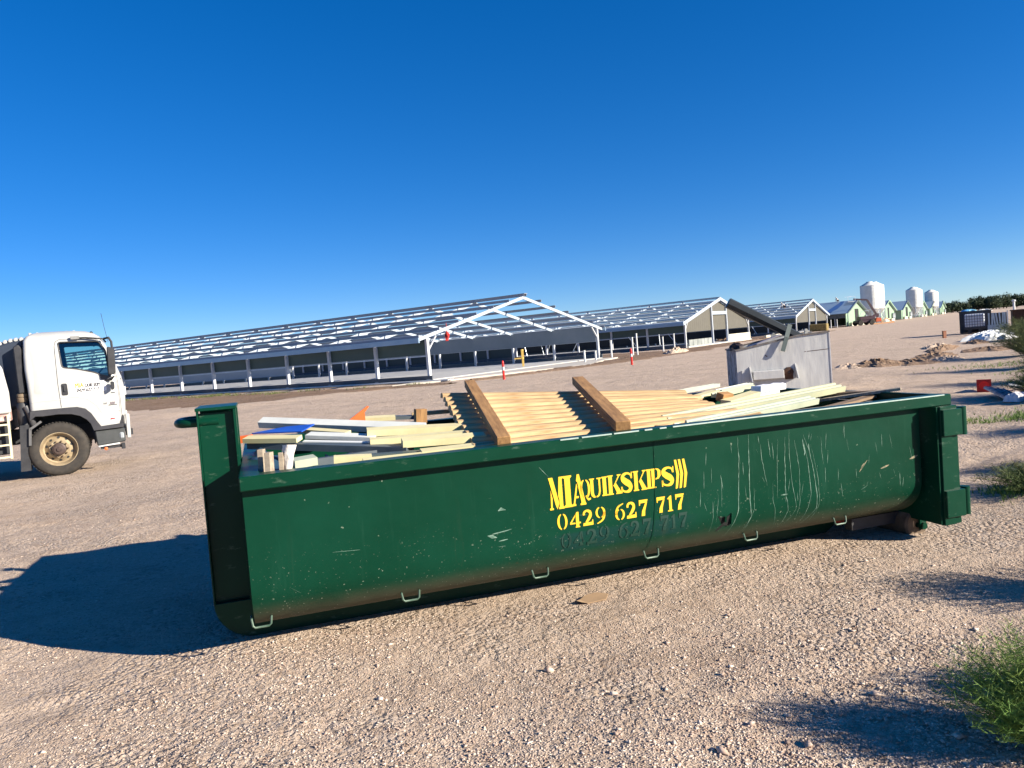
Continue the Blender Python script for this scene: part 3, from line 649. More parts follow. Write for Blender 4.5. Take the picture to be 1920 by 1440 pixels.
# rest of the load, piece by piece
C1 = 'cream panel offcuts in the skip'
P_ = plank
P_('metal_channel', (.13, 1.72, 1.275), (1.25, .95, 1.17), .085, .05, M_lgrey, 'long white metal channel poking out highest above the left end of the skip', 'metal channel', roll_=R(24))
b = MB(); b.add([(-.22, -.05, 0), (.18, -.11, 0), (.19, .12, .012), (-.02, .09, .01)], [(0, 1, 2, 3)]); b.add([(-.22, -.05, -.008), (.18, -.11, -.008), (.19, .12, .004), (-.02, .09, .002)], [(3, 2, 1, 0)]); b.f += [(0,4,5,1),(1,5,6,2),(2,6,7,3),(3,7,4,0)]
lod('blue_sheet', b, (.28, 1.28, 1.235), M_blue, 'bright blue pointed sheet offcut lying on the left of the load', 'sheet offcut', rot=Matrix.Rotation(R(-25), 4, 'Z') @ Matrix.Rotation(R(4), 4, 'X'))
P_('foam_panel', (.02, 1.13, 1.208), (.37, .93, 1.192), .11, .032, M_cream, 'cream foam panel offcut at the far left beside the orange strip', 'panel offcut', C1, roll_=R(16))
P_('metal_channel', (.06, 1.16, 1.165), (1.05, .50, 1.085), .13, .045, M_slate, 'slate grey metal channel lying under the leftmost cream panel', 'metal channel')
P_('foam_panel', (.40, 1.38, 1.215), (.72, 1.1, 1.178), .09, .03, M_cream, 'cream foam panel offcut behind the blue sheet', 'panel offcut', C1, roll_=R(12))
P_('metal_trim', (.44, 1.10, 1.195), (.88, .86, 1.152), .10, .026, M_lgrey, 'light grey flat metal trim just right of the blue sheet', 'metal trim', roll_=R(8))
P_('metal_trim', (.40, .98, 1.162), (.92, .72, 1.118), .04, .02, M_white2, 'thin white trim strip lying below the light grey trim', 'metal trim', roll_=R(8))
P_('foam_panel', (.83, .92, 1.19), (1.52, .86, 1.158), .13, .045, M_cream, 'thick cream foam panel, topmost of those left of the battens', 'panel offcut', C1, roll_=R(12))
P_('foam_panel', (.82, .72, 1.142), (1.50, .66, 1.130), .11, .04, M_cream, 'cream foam panel second down, its end beside the grey trims', 'panel offcut', C1, roll_=R(8))
P_('foam_panel', (1.00, .50, 1.135), (1.56, .47, 1.118), .12, .045, M_cream, 'cream foam panel third down, running under the left beam', 'panel offcut', C1, roll_=R(16))
P_('foam_panel', (1.08, .29, 1.082), (1.56, .27, 1.082), .11, .035, M_cream, 'broad cream foam panel close behind the rail left of the battens', 'panel offcut', C1, roll_=R(12))
P_('foam_panel', (.53, .22, 1.105), (.755, .20, 1.092), .06, .055, M_cream, 'short cream foam block close to the near rail', 'panel offcut', C1, roll_=.2)
P_('foam_panel', (.69, .115, 1.092), (1.05, .11, 1.088), .05, .035, M_cream, 'thin cream foam strip resting on the near rail', 'panel offcut', C1, roll_=.3)
P_('metal_channel', (.42, .50, 1.07), (1.0, .62, 1.075), .05, .05, M_slate, 'dark slate channel pointing to the paper bag', 'metal channel')
P_('metal_channel', (.76, .38, 1.07), (1.18, .36, 1.055), .09, .06, mat('greenish_slate', (.07, .10, .10), .5, .1), 'greenish slate channel under the third cream panel', 'metal channel')
P_('foam_panel', (.30, .47, 1.085), (.44, .50, 1.09), .12, .05, M_paleg, 'small pale green foam block beside the paper bag', 'panel offcut', roll_=R(12))
P_('foam_panel', (.28, .33, 1.04), (.60, .25, 1.06), .05, .02, M_cream, 'thin cream sliver lying under the pale green block', 'panel offcut', C1, roll_=R(8))
P_('weathered_board', (.155, .145, .88), (.16, .16, 1.205), .075, .03, M_gwood, 'weathered grey timber board standing upright at the front end of the skip', 'timber board', roll_=R(90))
P_('weathered_board', (.115, .26, .85), (.12, .28, 1.215), .07, .03, M_gwood, 'weathered grey timber board standing behind the front upright board', 'timber board', roll_=R(90))
P_('weathered_board', (.225, .20, .88), (.23, .22, 1.19), .04, .025, M_gwood, 'narrow grey timber batten standing upright beside the paper bag', 'timber board', roll_=R(90))
# curled paper bag
b = MB(); rows = 9; cols = 11; vs = []
for i in range(rows):
    for j in range(cols):
        a = R(-40+200*j/(cols-1)); rr = .045*(1-.55*(i/(rows-1))**1.6)+.006*math.sin(j*2.1+i)
        vs.append((rr*math.cos(a)+.02*(i/(rows-1)-.3), rr*math.sin(a), .09-.19*i/(rows-1)))
b.add(vs, [(i*cols+j, i*cols+j+1, (i+1)*cols+j+1, (i+1)*cols+j) for i in range(rows-1) for j in range(cols-1)])
lod('paper_bag', b, (.275, .23, 1.135), mat('creased_white_paper', (.72, .68, .62), .8, 0, (.6, .55, .48), 8., bump=.6, bs=25), 'curled white paper bag standing beside the grey timber boards', 'bag', smooth=2, rot=Matrix.Rotation(R(150), 4, 'Z') @ Matrix.Rotation(R(12), 4, 'X'))
P_('orange_strip', (-.06, 1.3, 1.195), (.06, 1.27, 1.20), .06, .05, M_orange, 'orange plastic strip end poking out beside the hook frame', 'plastic strip')
b = MB(); b.prism([(-.10, -.06), (.09, -.06), (.09, .03), (.13, .075), (.115, .08), (.07, .05)], -.012, .012, 'y')
lod('orange_bracket', b, (.86, 1.9, 1.235), M_orange, 'orange plastic wedge sticking up behind the white channel', 'plastic wedge')
P_('foam_panel', (.86, 2.0, 1.205), (1.21, 1.95, 1.192), .10, .03, M_cream, 'cream foam panel lying farthest back beside the orange wedge', 'panel offcut', C1, roll_=R(16))
P_('metal_sheet', (1.16, 2.02, 1.19), (1.45, 1.98, 1.17), .12, .03, M_slate, 'slate grey sheet offcut between the back cream panel and a timber block', 'sheet offcut')
P_('timber_block', (1.33, 1.5, 1.12), (1.34, 1.5, 1.275), .09, .09, M_beam, 'short square timber block standing upright left of the battens', 'timber block', bev=.003)
P_('timber_board', (1.36, 1.98, 1.20), (1.78, 1.92, 1.20), .09, .03, M_wood, 'pale timber board lying behind the upright timber block', 'timber board')
b = MB(); g_ = 10; vs = []
for i in range(g_):
    for j in range(g_):
        x, y = i/(g_-1)-.5, j/(g_-1)-.5; vs.append((x*.26, y*.9, .10*math.exp(-(x*x*8+y*y*5))+.018*math.sin(9*x+4*y*3)+.012*math.sin(31*y)))
b.add(vs, [(i*g_+j, i*g_+j+1, (i+1)*g_+j+1, (i+1)*g_+j) for i in range(g_-1) for j in range(g_-1)])
lod('tarpaulin', b, (.10, .95, 1.03), mat('dark_blue_tarp', (.015, .04, .09), .4, 0, (.03, .08, .13), 6.), 'crumpled dark blue tarpaulin bundled against the front end wall', 'tarpaulin', smooth=2)
b = MB(); vs = []
for i in range(g_):
    for j in range(g_):
        x, y = i/(g_-1)-.5, j/(g_-1)-.5; vs.append((x*.5, y*.5, .03*math.sin(11*x+5*y)+.02*math.sin(17*y-6*x)))
b.add(vs, [(i*g_+j, i*g_+j+1, (i+1)*g_+j+1, (i+1)*g_+j) for i in range(g_-1) for j in range(g_-1)])
lod('plastic_film', b, (.78, .75, 1.03), mat('clear_plastic_film', (.25, .28, .36), .25, 0, (.1, .12, .16), 5.), 'crumpled bluish plastic film tucked under the slate channel', 'plastic film', smooth=2)
# right-hand part: profiled flashings
def flash(w_, t):
    a, q = w_/2, t; return [(-a, -q/2), (a, -q/2), (a, q/2), (a-.016, q/2), (a-.024, q/2-.022), (.016, q/2-.022), (.008, q/2), (-.012, q/2), (-.02, q/2-.022), (-a+.028, q/2-.022), (-a+.018, q/2), (-a, q/2)]
FL = 'pale green profiled flashings in the right half of the skip'
M_cg = mat('cream_green_flashing', (.47, .47, .30), .5, 0, (.38, .40, .27), 3.)
P_('roof_flashing', (2.95, .45, 1.088), (5.02, 1.0, 1.142), .12, .05, M_cg, 'longest ribbed cream flashing reaching over the right end of the skip', 'metal flashing', FL, prof=flash, roll_=R(16))
P_('roof_flashing', (2.96, .15, 1.075), (4.38, .58, 1.105), .10, .045, M_paleg, 'second ribbed pale green flashing ending above the empty right end', 'metal flashing', FL, prof=flash, roll_=R(16))
P_('roof_flashing', (2.9, .30, 1.07), (4.0, .5, 1.08), .07, .03, M_lgrey, 'narrow grey-green flashing between the two ribbed ones', 'metal flashing', FL, prof=flash)
P_('roof_flashing', (4.05, 2.06, 1.155), (4.55, 2.2, 1.172), .09, .035, M_paleg, 'short pale green flashing at the far side behind the batten ends', 'metal flashing', FL, prof=flash)
P_('roof_flashing', (4.42, 1.98, 1.125), (4.84, 2.05, 1.155), .10, .04, M_paleg, 'short pale green flashing beside the white foam block', 'metal flashing', FL, prof=flash)
P_('roof_flashing', (4.1, 1.55, 1.13), (4.62, 1.74, 1.16), .10, .04, M_cg, 'short cream flashing leaning between batten ends and white foam', 'metal flashing', FL, prof=flash)
P_('foam_panel', (3.82, .98, 1.115), (4.28, 1.2, 1.145), .12, .04, M_cream, 'cream foam panel offcut just right of the small brown block', 'panel offcut', C1, roll_=R(12))
P_('foam_panel', (3.9, 1.6, 1.125), (4.3, 1.85, 1.14), .10, .03, M_cream, 'cream foam panel offcut at the far right ends of the battens', 'panel offcut', C1, roll_=R(8))
P_('foam_panel', (4.2, 1.2, 1.11), (4.7, 1.45, 1.12), .07, .03, M_lgrey, 'light grey foam strip lying below the white foam block', 'panel offcut', roll_=R(12))
b = MB(); poly = [(-.2, -.035), (-.15, -.03), (-.05, -.036), (.1, -.03), (.2, -.032), (.205, .02), (.16, .036), (.1, .028), (.0, .036), (-.1, .03), (-.19, .034)]
b.prism(poly, -.06, .06, 'y'); lod('white_foam_block', b, (4.72, 1.6, 1.145), mat('white_polystyrene', (.85, .86, .85), .8, 0, (.78, .8, .8), 20., bump=.4), 'ragged white polystyrene block near the empty right end', 'foam block', bev=.006, rot=Matrix.Rotation(R(18), 4, 'Z'))
P_('timber_block', (3.83, 1.08, 1.155), (3.96, 1.12, 1.15), .075, .07, M_beam, 'small brown square timber block sitting on the right ends of the battens', 'timber block', bev=.003, roll_=.3)
P_('timber_board', (2.75, .27, 1.075), (3.81, .68, 1.098), .10, .022, M_wood, 'pale pine board slanting along the near side of the long cream flashing', 'timber board')
P_('timber_board', (2.66, .12, 1.055), (3.64, .33, 1.082), .09, .022, M_wood, 'stained pine board lying close to the near rail right of the battens', 'timber board')
SC = 'weathered planks at the right end of the skip'
P_('scrap_plank', (3.86, .20, 1.075), (4.85, .42, 1.045), .10, .02, M_gwood, 'long weathered plank lying along the near rail at the right end', 'plank', SC)
P_('scrap_plank', (4.2, .36, 1.04), (5.05, .66, 1.07), .09, .02, M_bwood, 'dark weathered plank lying parallel behind the long rail plank', 'plank', SC)
P_('scrap_plank', (4.55, 1.45, 1.075), (5.14, .70, 1.10), .09, .02, M_bwood, 'dark weathered plank crossing the right end wall, upper of two', 'plank', SC)
P_('scrap_plank', (4.75, 1.0, 1.045), (5.2, .5, 1.125), .10, .022, M_gwood, 'short weathered plank crossing the right end wall, nearest the corner', 'plank', SC)
# cardboard scrap on the gravel
b = MB(); g2 = [(-.085, -.05), (.05, -.065), (.10, .0), (.05, .06), (-.03, .07), (-.10, .03)]
b.prism(g2, .0, .006, 'z'); b.add([(-.085, -.05, .006), (-.10, .03, .006), (-.14, .0, .02), (-.12, -.04, .018)], [(0, 1, 2, 3)])
o = b.build('cardboard_scrap', mat('brown_cardboard', (.42, .28, .16), .9)); o.location = (.43, 4.95, gh(.43, 4.95)+.012); o.rotation_euler = (R(4), R(-3), .4)
tag(o, 'torn brown cardboard scrap lying on the gravel below the lettering', 'cardboard')

# ------------------------------------------------------------------ sheds under construction
SW, HE, HR, BAY = 21.508, 2.723, 5.088, 4.26
SLOPE = (HR-HE)/(SW/2)
def zr(x): return HE+SLOPE*(x if x < SW/2 else SW-x)
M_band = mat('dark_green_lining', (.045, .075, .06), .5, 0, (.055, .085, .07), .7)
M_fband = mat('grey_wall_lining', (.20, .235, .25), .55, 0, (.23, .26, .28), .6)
M_khaki = corrugated('khaki_gable_lining', (.10, .094, .072), (.088, .082, .063), 'X', .6, .6, 0, .25)
M_gutter = mat('blue_grey_gutter', (.26, .36, .46), .35, .4, (.32, .42, .50), 1.)
M_cwhite = mat('cream_fibre_sheet', (.60, .56, .45), .6, 0, (.52, .49, .39), 1.5)
def frame_shed(D, nb, label, end, gable, far_closed=None, near_closed=None, dark=False):
    sh = empty('open_shed', W_(D, 0), math.pi/2-SAZ, label, 'shed', 'long sheds in a row')
    def P(name, mb, m, **k): return mb.build(name, m, sh, **k)
    Ln = nb*BAY
    P('floor_slab', MB().box(-.05, SW+.05, -.3, Ln, -.1, .14), M_conc)
    P('nib_wall', MB().box(-.14, -.055, -.3, Ln, -.1, .36), mat('dark_nib_wall', (.10, .11, .12), .8)); P('nib_wall', MB().box(SW+.055, SW+.14, -.3, Ln, -.1, .42), M_slate)
    for k in range(nb+1):
        y = k*BAY
        for x in (0., SW):
            e = HE if x == 0 else HE
            b = MB(); sx = 1 if x == 0 else -1
            b.box(x-.1, x+.1, y-.085, y+.085, .14 if k else .05, e-.12); b.box(x-.16, x+.16, y-.14, y+.14, .13, .16)
            b.beam((x+sx*.02, y, e-.9), (x+sx*.85, y, zr(.85)-.2), .08, .1, (0, 1, 0)) if k == 0 else None
            P('post', b, M_post)
        b = MB(); w_, h_ = .10, .20
        b.beam((-1.05, y, HE-1.05*SLOPE-.02), (SW/2, y, HR-.02), w_, h_, e=0); b.beam((SW/2, y, HR-.02), (SW+1.05, y, HE-1.05*SLOPE-.02), w_, h_, e=0)
        P('rafter', b, M_rafter)
    for side in (0, 1):
        for j in range(7):
            x = -.95+j*(SW/2+.8)/6; z = HE+SLOPE*x+.19
            if side: x = SW-x
            b = MB(); sg = 1 if side == 0 else -1
            b.box(x-.012, x+.012, -.25, Ln, z-.10, z+.075); b.beam((x+sg*(.05 if D == 0 else .10), -.25, z+.07+(0 if D == 0 else .02)), (x+sg*(.05 if D == 0 else .10), Ln, z+.07+(0 if D == 0 else .02)), .085 if D == 0 else .20, .012, (-SLOPE*sg, 0, 1)); b.beam((x-sg*.0, -.25, z-.13), (x-sg*.07, Ln, z-.13), .012, .012) if 0 else None
            P('purlin', b, M_purlin if D == 0 else M_purlin2)
    P('ridge_cap', MB().beam((SW/2, -.3, HR+.24), (SW/2, Ln, HR+.24), .4, .03), M_purlin)
    P('gutter_beam', MB().box(-1.08, -.97, -.3, Ln, HE-1.05*SLOPE-.16, HE-1.05*SLOPE+.14), M_gutter); P('gutter_beam', MB().box(SW+.97, SW+1.08, -.3, Ln, HE-1.05*SLOPE-.16, HE-1.05*SLOPE+.14), M_gutter)
    P('wall_lining', MB().box(.11, .16, .1, Ln, 1.62, HE-.04), M_band)
    P('wall_lining', MB().box(SW-.16, SW-.11, .1, Ln, 1.52, HE+.02), M_fband)
    for x in (.09, SW-.09): P('side_rail', MB().box(x-.03, x+.03, .1, Ln, 1.50, 1.56), M_steel)
    if far_closed is not None:
        P('curtain_or_shade_sheet', MB().box(SW-.22, SW-.17, far_closed*BAY+.1, Ln, .40 if dark else .50, 1.51), mat('interior_shade_black', (.012, .014, .016), .7) if dark else mat('blue_grey_curtain', (.30, .34, .38), .6, 0, (.33, .37, .41), .5))  # the black sheet is added so the shed interior looks dark
    if near_closed is not None:
        P('curtain_or_shade_sheet', MB().box(.17, .22, near_closed*BAY+.1, Ln, .30, 1.51), mat('teal_curtain', (.035, .06, .06), .6, 0, (.045, .075, .07), .6))
    # closed far end and some columns halfway
    P('end_wall', MB().prism([(0, .14), (SW, .14), (SW, HE), (SW/2, HR), (0, HE)], Ln+.02, Ln+.08, 'y'), M_khaki)
    if gable:
        g = MB(); a, c = gable
        g.prism([(0.12, 1.62), (SW-.12, 1.62), (SW-.12, HE-.05), (SW/2, HR-.15), (.12, HE-.05)], .06, .10, 'y'); P('gable_lining', g, M_khaki)
        for x in (a, c):
            P('door_post', MB().box(x-.12, x+.12, -.14, .055, .05, zr(x)-.2), M_steel)
        P('door_header', MB().box(a+.12, c-.12, -.16, .05, 3.35, 3.72), M_rafter)
        if D < 60: P('low_wall', MB().box(c+.13, SW-.1, -.22, -.02, .05, .95), M_cwhite)
        else: P('low_wall', MB().box(c+.13, SW-.1, -.22, -.02, .05, .95), M_cwhite)
        g = MB()
        for k in range(6): g.box(.5+k*1.15, 1.58+k*1.15, -.18, -.02, .05, .8) if D < 60 else None
        if D < 60: P('low_block_panel', g, mat('grey_block_panel', (.30, .32, .30), .7, 0, (.16, .18, .17), 1.))
        P('barge_flashing', MB().beam((-1.1, -.30, HE-1.1*SLOPE+.04), (SW/2, -.30, HR+.06), .05, .34).beam((SW/2, -.30, HR+.06), (SW+1.1, -.30, HE-1.1*SLOPE+.04), .05, .34), M_rafter)
    # pipes, braces and drinkers inside
    rr = random.Random(int(D)+1)
    for k in range(1, min(nb, 12)):
        for x in (SW*.33, SW*.66):
            if rr.random() < .55 and D > 0:
                P('prop', MB().beam((x, k*BAY+rr.uniform(-1, 1), .14), (x+rr.uniform(-.5, .5), k*BAY+rr.uniform(-1, 1), rr.uniform(1.6, 2.4)), .07, .07), M_steel)
    return sh
s1 = frame_shed(0, 24, 'nearest long steel-framed shed with bare rafters and purlins and no roof sheets', 0, None, 9)
s2 = frame_shed(40.958, 20, 'second open-framed shed along the row, khaki gable lining, white door frame, cream low wall', 0, (8.1, 13.1), 0, 5, True)
s3 = frame_shed(86.495, 18, 'third open-framed shed along the row, small khaki gable right behind the grey skip', 0, (8.2, 12.9), 0, None, True)

# green clad sheds
M_gclad = corrugated('pale_green_cladding', (.27, .40, .26), (.25, .37, .24), 'X', .4, .5, 0, .3)
M_roof = corrugated('blue_grey_roof_sheet', (.22, .31, .40), (.27, .36, .44), 'Y', .5, .4, .3, .3)
M_rblue = mat('blue_roof_membrane', (.03, .085, .24), .45, 0, (.04, .10, .26), 1.)
def clad_shed(D, label, partial=False, seed=0):
    sh = empty('green_shed', W_(D, 0), math.pi/2-SAZ, label, 'shed', 'long sheds in a row')
    def P(name, mb, m, **k): return mb.build(name, m, sh, **k)
    Ln = 88.
    P('gable_wall', MB().prism([(0, .1), (SW, .1), (SW, HE), (SW/2, HR), (0, HE)], 0, .12, 'y'), M_gclad)
    P('gable_wall', MB().prism([(0, .1), (SW, .1), (SW, HE), (SW/2, HR), (0, HE)], Ln, Ln+.12, 'y'), M_gclad)
    if partial:
        P('side_wall', MB().box(0, .08, .13, Ln-.01, 1.75, HE-.1), M_slate)
        for k in range(12): P('post', MB().box(-.06, .06, k*4+2, k*4+2.12, .1, 1.74), M_steel)
    else: P('side_wall', MB().box(0, .08, .13, Ln-.01, .1, HE-.01), M_gclad)
    P('side_wall', MB().box(SW-.08, SW, .13, Ln-.01, .1, HE-.01), M_gclad)
    for sgn in (0, 1):
        x0, x1 = (-1.1, SW/2) if sgn == 0 else (SW/2, SW+1.1)
        z0, z1 = (HE-1.1*SLOPE+.1, HR+.1) if sgn == 0 else (HR+.1, HE-1.1*SLOPE+.1)
        P('roof', MB().add([(x0, -.5, z0), (x1, -.5, z1), (x1, Ln+.3, z1), (x0, Ln+.3, z0), (x0, -.5, z0+.08), (x1, -.5, z1+.08), (x1, Ln+.3, z1+.08), (x0, Ln+.3, z0+.08)],
          [(0, 3, 2, 1), (4, 5, 6, 7), (0, 1, 5, 4), (1, 2, 6, 5), (2, 3, 7, 6), (3, 0, 4, 7)]), M_roof)
    if partial:
        def rp(x, y): return (x, y, HE+SLOPE*x+.2)
        P('roof_membrane', MB().add([rp(-.9, 2.9), rp(1.0, 4.0), rp(10.4, 2.6), rp(10.4, 2.0), rp(7, 1.9), rp(3.4, 2.1), rp(1.5, 2.7)], [(0, 1, 2, 3, 4, 5, 6)]), M_rblue)
        g = MB()
        for k in range(4): g.add([rp(6.2+k*1.1, -.3), rp(6.2+k*1.1, 1.5), rp(6.7+k*1.1, 1.5), rp(6.7+k*1.1, -.3)], [(0, 1, 2, 3)])
        P('missing_sheet_gap', g, M_slate)
    b = MB(); b.beam((-1.12, -.56, HE-1.1*SLOPE+.1), (SW/2, -.56, HR+.15), .06, .3); b.beam((SW/2, -.56, HR+.15), (SW+1.12, -.56, HE-1.1*SLOPE+.1), .06, .3); P('barge_board', b, M_gclad if seed % 2 else M_slate)
    dx = SW*.43
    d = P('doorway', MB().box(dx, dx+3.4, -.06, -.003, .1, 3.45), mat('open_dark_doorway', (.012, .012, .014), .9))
    dd = P('sliding_door', MB().box(dx-3.3, dx-.1, -.14, -.07, .15, 3.4) if seed % 2 else MB().box(dx+3.5, dx+6.4, -.14, -.07, .15, 3.4), M_gclad)
    P('side_panel', MB().box(1.4, 2.1, -.05, -.003, .1, 2.4), M_slate)
    P('plinth', MB().box(3.0, dx-.2, -.5, -.15, 0, .75).box(dx+3.8, SW-3, -.5, -.15, 0, .6), M_cwhite)
    rr = random.Random(seed)
    f = MB()
    for k in range(3): x = SW-1.4-k*1.6 if not partial else SW-1.2; f.lathe([(.0, 0), (.7, 0), (.75, -.35), (.68, -.35), (.0, -.1)], 16, (x, -.02-.02*k, 1.3), 'y')
    P('wall_fan', f, mat('grey_fan_shroud', (.25, .28, .30), .6))
    return sh
clad = [(125.099, 'nearest green-clad shed with dark blue membrane on its roof, beside the boom lift', True),
        (167.95, 'green-clad shed directly right of the biggest pair of silos', False), (203, 'green-clad shed left of the second group of silos, grey-blue roof', False),
        (244, 'green-clad shed just right of the second group of silos', False), (277, 'green-clad shed left of the smallest silos at the end of the row', False),
        (315, 'tiny farthest green-clad shed right of the smallest silos', False)]
for i, (D, lb, pt) in enumerate(clad): clad_shed(D, lb, pt, i)

# feed silos
M_silo = mat('white_silo_skin', (.72, .72, .68), .5, 0, (.60, .60, .55), .6, spec=.1)
def silo(a, b, lb, sc=1.):
    e = empty('feed_silo', W_(a, b), math.pi/2-SAZ, lb, 'silo', 'white feed silos between the green sheds')
    r = 2.05*sc
    def P(name, mb, m, **k): return mb.build(name, m, e, **k)
    body = MB().lathe([(r, 3.3), (r, 5.6), (r+.03, 5.62), (r+.03, 5.7), (r, 5.72), (r, 7.9), (r+.03, 7.92), (r+.03, 8.0), (r, 8.02), (r, 8.7)], 40)
    P('tank', body, M_silo, smooth=True)
    P('roof_cone', MB().lathe([(r+.05, 8.68), (r*.35, 9.45), (r*.3, 9.6), (.02, 9.65)], 40), M_silo, smooth=True)
    P('hopper', MB().lathe([(r, 3.3), (.35, 1.1), (.3, .9)], 40), mat('grey_hopper', (.5, .52, .52), .5, .2), smooth=True)
    for k in range(6):
        an = 2*math.pi*k/6+.3; P('leg', MB().beam((r*math.cos(an), r*math.sin(an), 0), (r*math.cos(an), r*math.sin(an), 4.2), .14, .14), M_steel)
    br = MB()
    for k in range(6):
        a0, a1 = 2*math.pi*k/6+.3, 2*math.pi*(k+1)/6+.3
        br.beam((r*math.cos(a0), r*math.sin(a0), .3), (r*math.cos(a1), r*math.sin(a1), 3.1), .06, .06); br.beam((r*math.cos(a1), r*math.sin(a1), .3), (r*math.cos(a0), r*math.sin(a0), 3.1), .06, .06)
    P('cross_brace', br, M_steel)
    ld = MB(); an = 3.6
    for s_ in (-.2, .2): ld.beam((r*1.06*math.cos(an)+s_*math.sin(an), r*1.06*math.sin(an)-s_*math.cos(an), .6), (r*1.06*math.cos(an)+s_*math.sin(an), r*1.06*math.sin(an)-s_*math.cos(an), 8.8), .05, .05)
    P('ladder', ld, M_steel)
    return e
for a, b, lb in ((157.6, .6, 'white feed silo, largest and leftmost, above the boom lift'), (161.6, .2, 'white feed silo partly hidden behind the leftmost silo'),
                 (233.3, .2, 'white silo in the middle group, nearer of its two'), (238.6, .2, 'white silo in the middle group, right-hand of its two'),
                 (291, .8, 'white silo in the farthest group, nearer of its two'), (297, .8, 'white silo in the farthest group, rightmost silo of all')): silo(a, b, lb)

# boom lift in front of the nearest green shed
bl = empty('boom_lift', (69.5, 148.2, 0), 0, 'articulated boom lift with dark raised arm in front of the nearest green shed', 'boom lift')
def PB(name, mb, m, **k): return mb.build(name, m, bl, **k)
M_plum = mat('dark_plum_steel', (.05, .02, .03), .5)
PB('chassis', MB().box(-1.6, 1.6, -1., 1., .5, 1.0).box(-1.0, 2.0, -.8, .8, 1.0, 1.75), M_plum, bev=.08)
for x in (-1.1, 1.1):
    for y in (-1.15, 1.15): PB('wheel', MB().lathe([(.05, -.2), (.45, -.2), (.52, -.1), (.52, .1), (.45, .2), (.05, .2)], 20, (x, y, .52), 'y'), M_rub, smooth=True)
PB('lower_arm', MB().beam((1.6, 0, 1.5), (3.0, 0, 1.9), .4, .5).beam((2.9, 0, 1.4), (.9, 0, 4.9), .26, .34), M_plum)
PB('upper_arm', MB().beam((.9, 0, 4.9), (-1.6, .2, 5.25), .24, .30), M_plum)
PB('basket', MB().box(-3.0, -1.6, -.5, .9, 4.75, 4.85).beam((-3, -.5, 5.8), (-1.6, -.5, 5.8), .05, .05).beam((-3, .9, 5.8), (-1.6, .9, 5.8), .05, .05).beam((-3, -.5, 4.8), (-3, -.5, 5.8), .05, .05).beam((-1.6, -.5, 4.8), (-1.6, -.5, 5.8), .05, .05), M_steel)
PB('guard_rail', MB().tube([(-1.2, -.9, 1.7), (-.7, -.9, 2.7), (1.2, -.9, 2.9), (1.3, -.9, 1.7)], .05, 6), M_steel)
ot = MB(); ot.prism([(2.2, .5), (3.4, .5), (3.3, 1.2), (2.4, 1.3)], -.5, .5, 'y'); PB('counterweight', ot, mat('orange_red_steel', (.55, .10, .03), .5))
PB('outrigger', MB().beam((1.2, -1.6, .15), (5.2, -1.6, .15), .2, .16).beam((3.6, -1.6, 1.1), (5.1, -1.6, .15), .12, .12).beam((3.6, -1.6, 1.1), (2.6, -1.6, .15), .12, .12), mat('faded_orange_steel', (.65, .30, .10), .5))

# bollards and pvc stand pipes
def bollard(x, y, lb):
    e = empty('marker_bollard', (x, y, gh(x, y)), 0, lb, 'bollard', 'red and white marker bollards'); r = .062
    MB().lathe([(r, 0), (r, .48)], 16).build('post', M_red, e, smooth=True)
    MB().lathe([(r+.004, .48), (r+.004, .66)], 16).build('reflective_band', M_white2, e, smooth=True)
    MB().lathe([(r, .66), (r, .86), (r*.8, .95), (.0, 1.0)], 16).build('cap', M_red, e, smooth=True)
bollard(-.39, 39.24, 'red bollard with a white band standing before the nearest shed opening'); bollard(7.2, 44.96, 'red bollard with a white band near the gap between first and second sheds')
for i, (a, b, h, lb) in enumerate([(14.4, -2.6, .95, 'at the right corner post of the nearest shed'), (17.8, -1.7, .8, 'second in from the nearest shed corner'), (22.1, -.9, 1.5, 'just past the corner post of the nearest shed'),
        (26.0, -1.0, 1.6, 'left of the pipe with a grey cap'), (25.4, -1.7, 1.9, 'tall one in front of the gap between sheds'), (32.4, -1.1, 1.4, 'beside the front slab of the second shed, left one'), (36.6, -.5, 1.6, 'beside the front slab of the second shed, middle one'),
        (39.5, -.6, 1.6, 'beside the front slab of the second shed, right one'), (84.9, 1.4, 1.6, 'left of the third shed gable'), (112.4, 3.0, 1.6, 'left one of three between third and fourth sheds'), (118.6, 1.5, 1.6, 'middle one of three between third and fourth sheds'), (122.6, 1.2, 1.6, 'right one of three between third and fourth sheds'),
        (109.6, 3.4, 1.3, 'close to the right corner of the third shed')]):
    p = W_(a, b); e = empty('stand_pipe', (p.x, p.y, 0), 0, 'white plastic stand pipe '+lb, 'pipe', 'white stand pipes along the shed fronts')
    MB().lathe([(.075, 0), (.075, h-.08)], 12).build('pipe', M_white2, e, smooth=True)
    MB().lathe([(.09, h-.08), (.09, h), (.0, h)], 12).build('pipe_cap', M_lgrey, e, smooth=True)
# steel bundle lying along the nearest shed
pb = MB(); 
for k in range(3): pb.beam((-.95+.19*k, -2.2, .09+.015*(k % 2)), (-1.2+.19*k, 56, .09+.015*(k % 2)), .16, .05)
o = pb.build('steel_bundle', M_white2); o.matrix_world = SHM; tag(o, 'long bundle of pale steel purlins lying on the soil along the nearest shed', 'steel bundle')
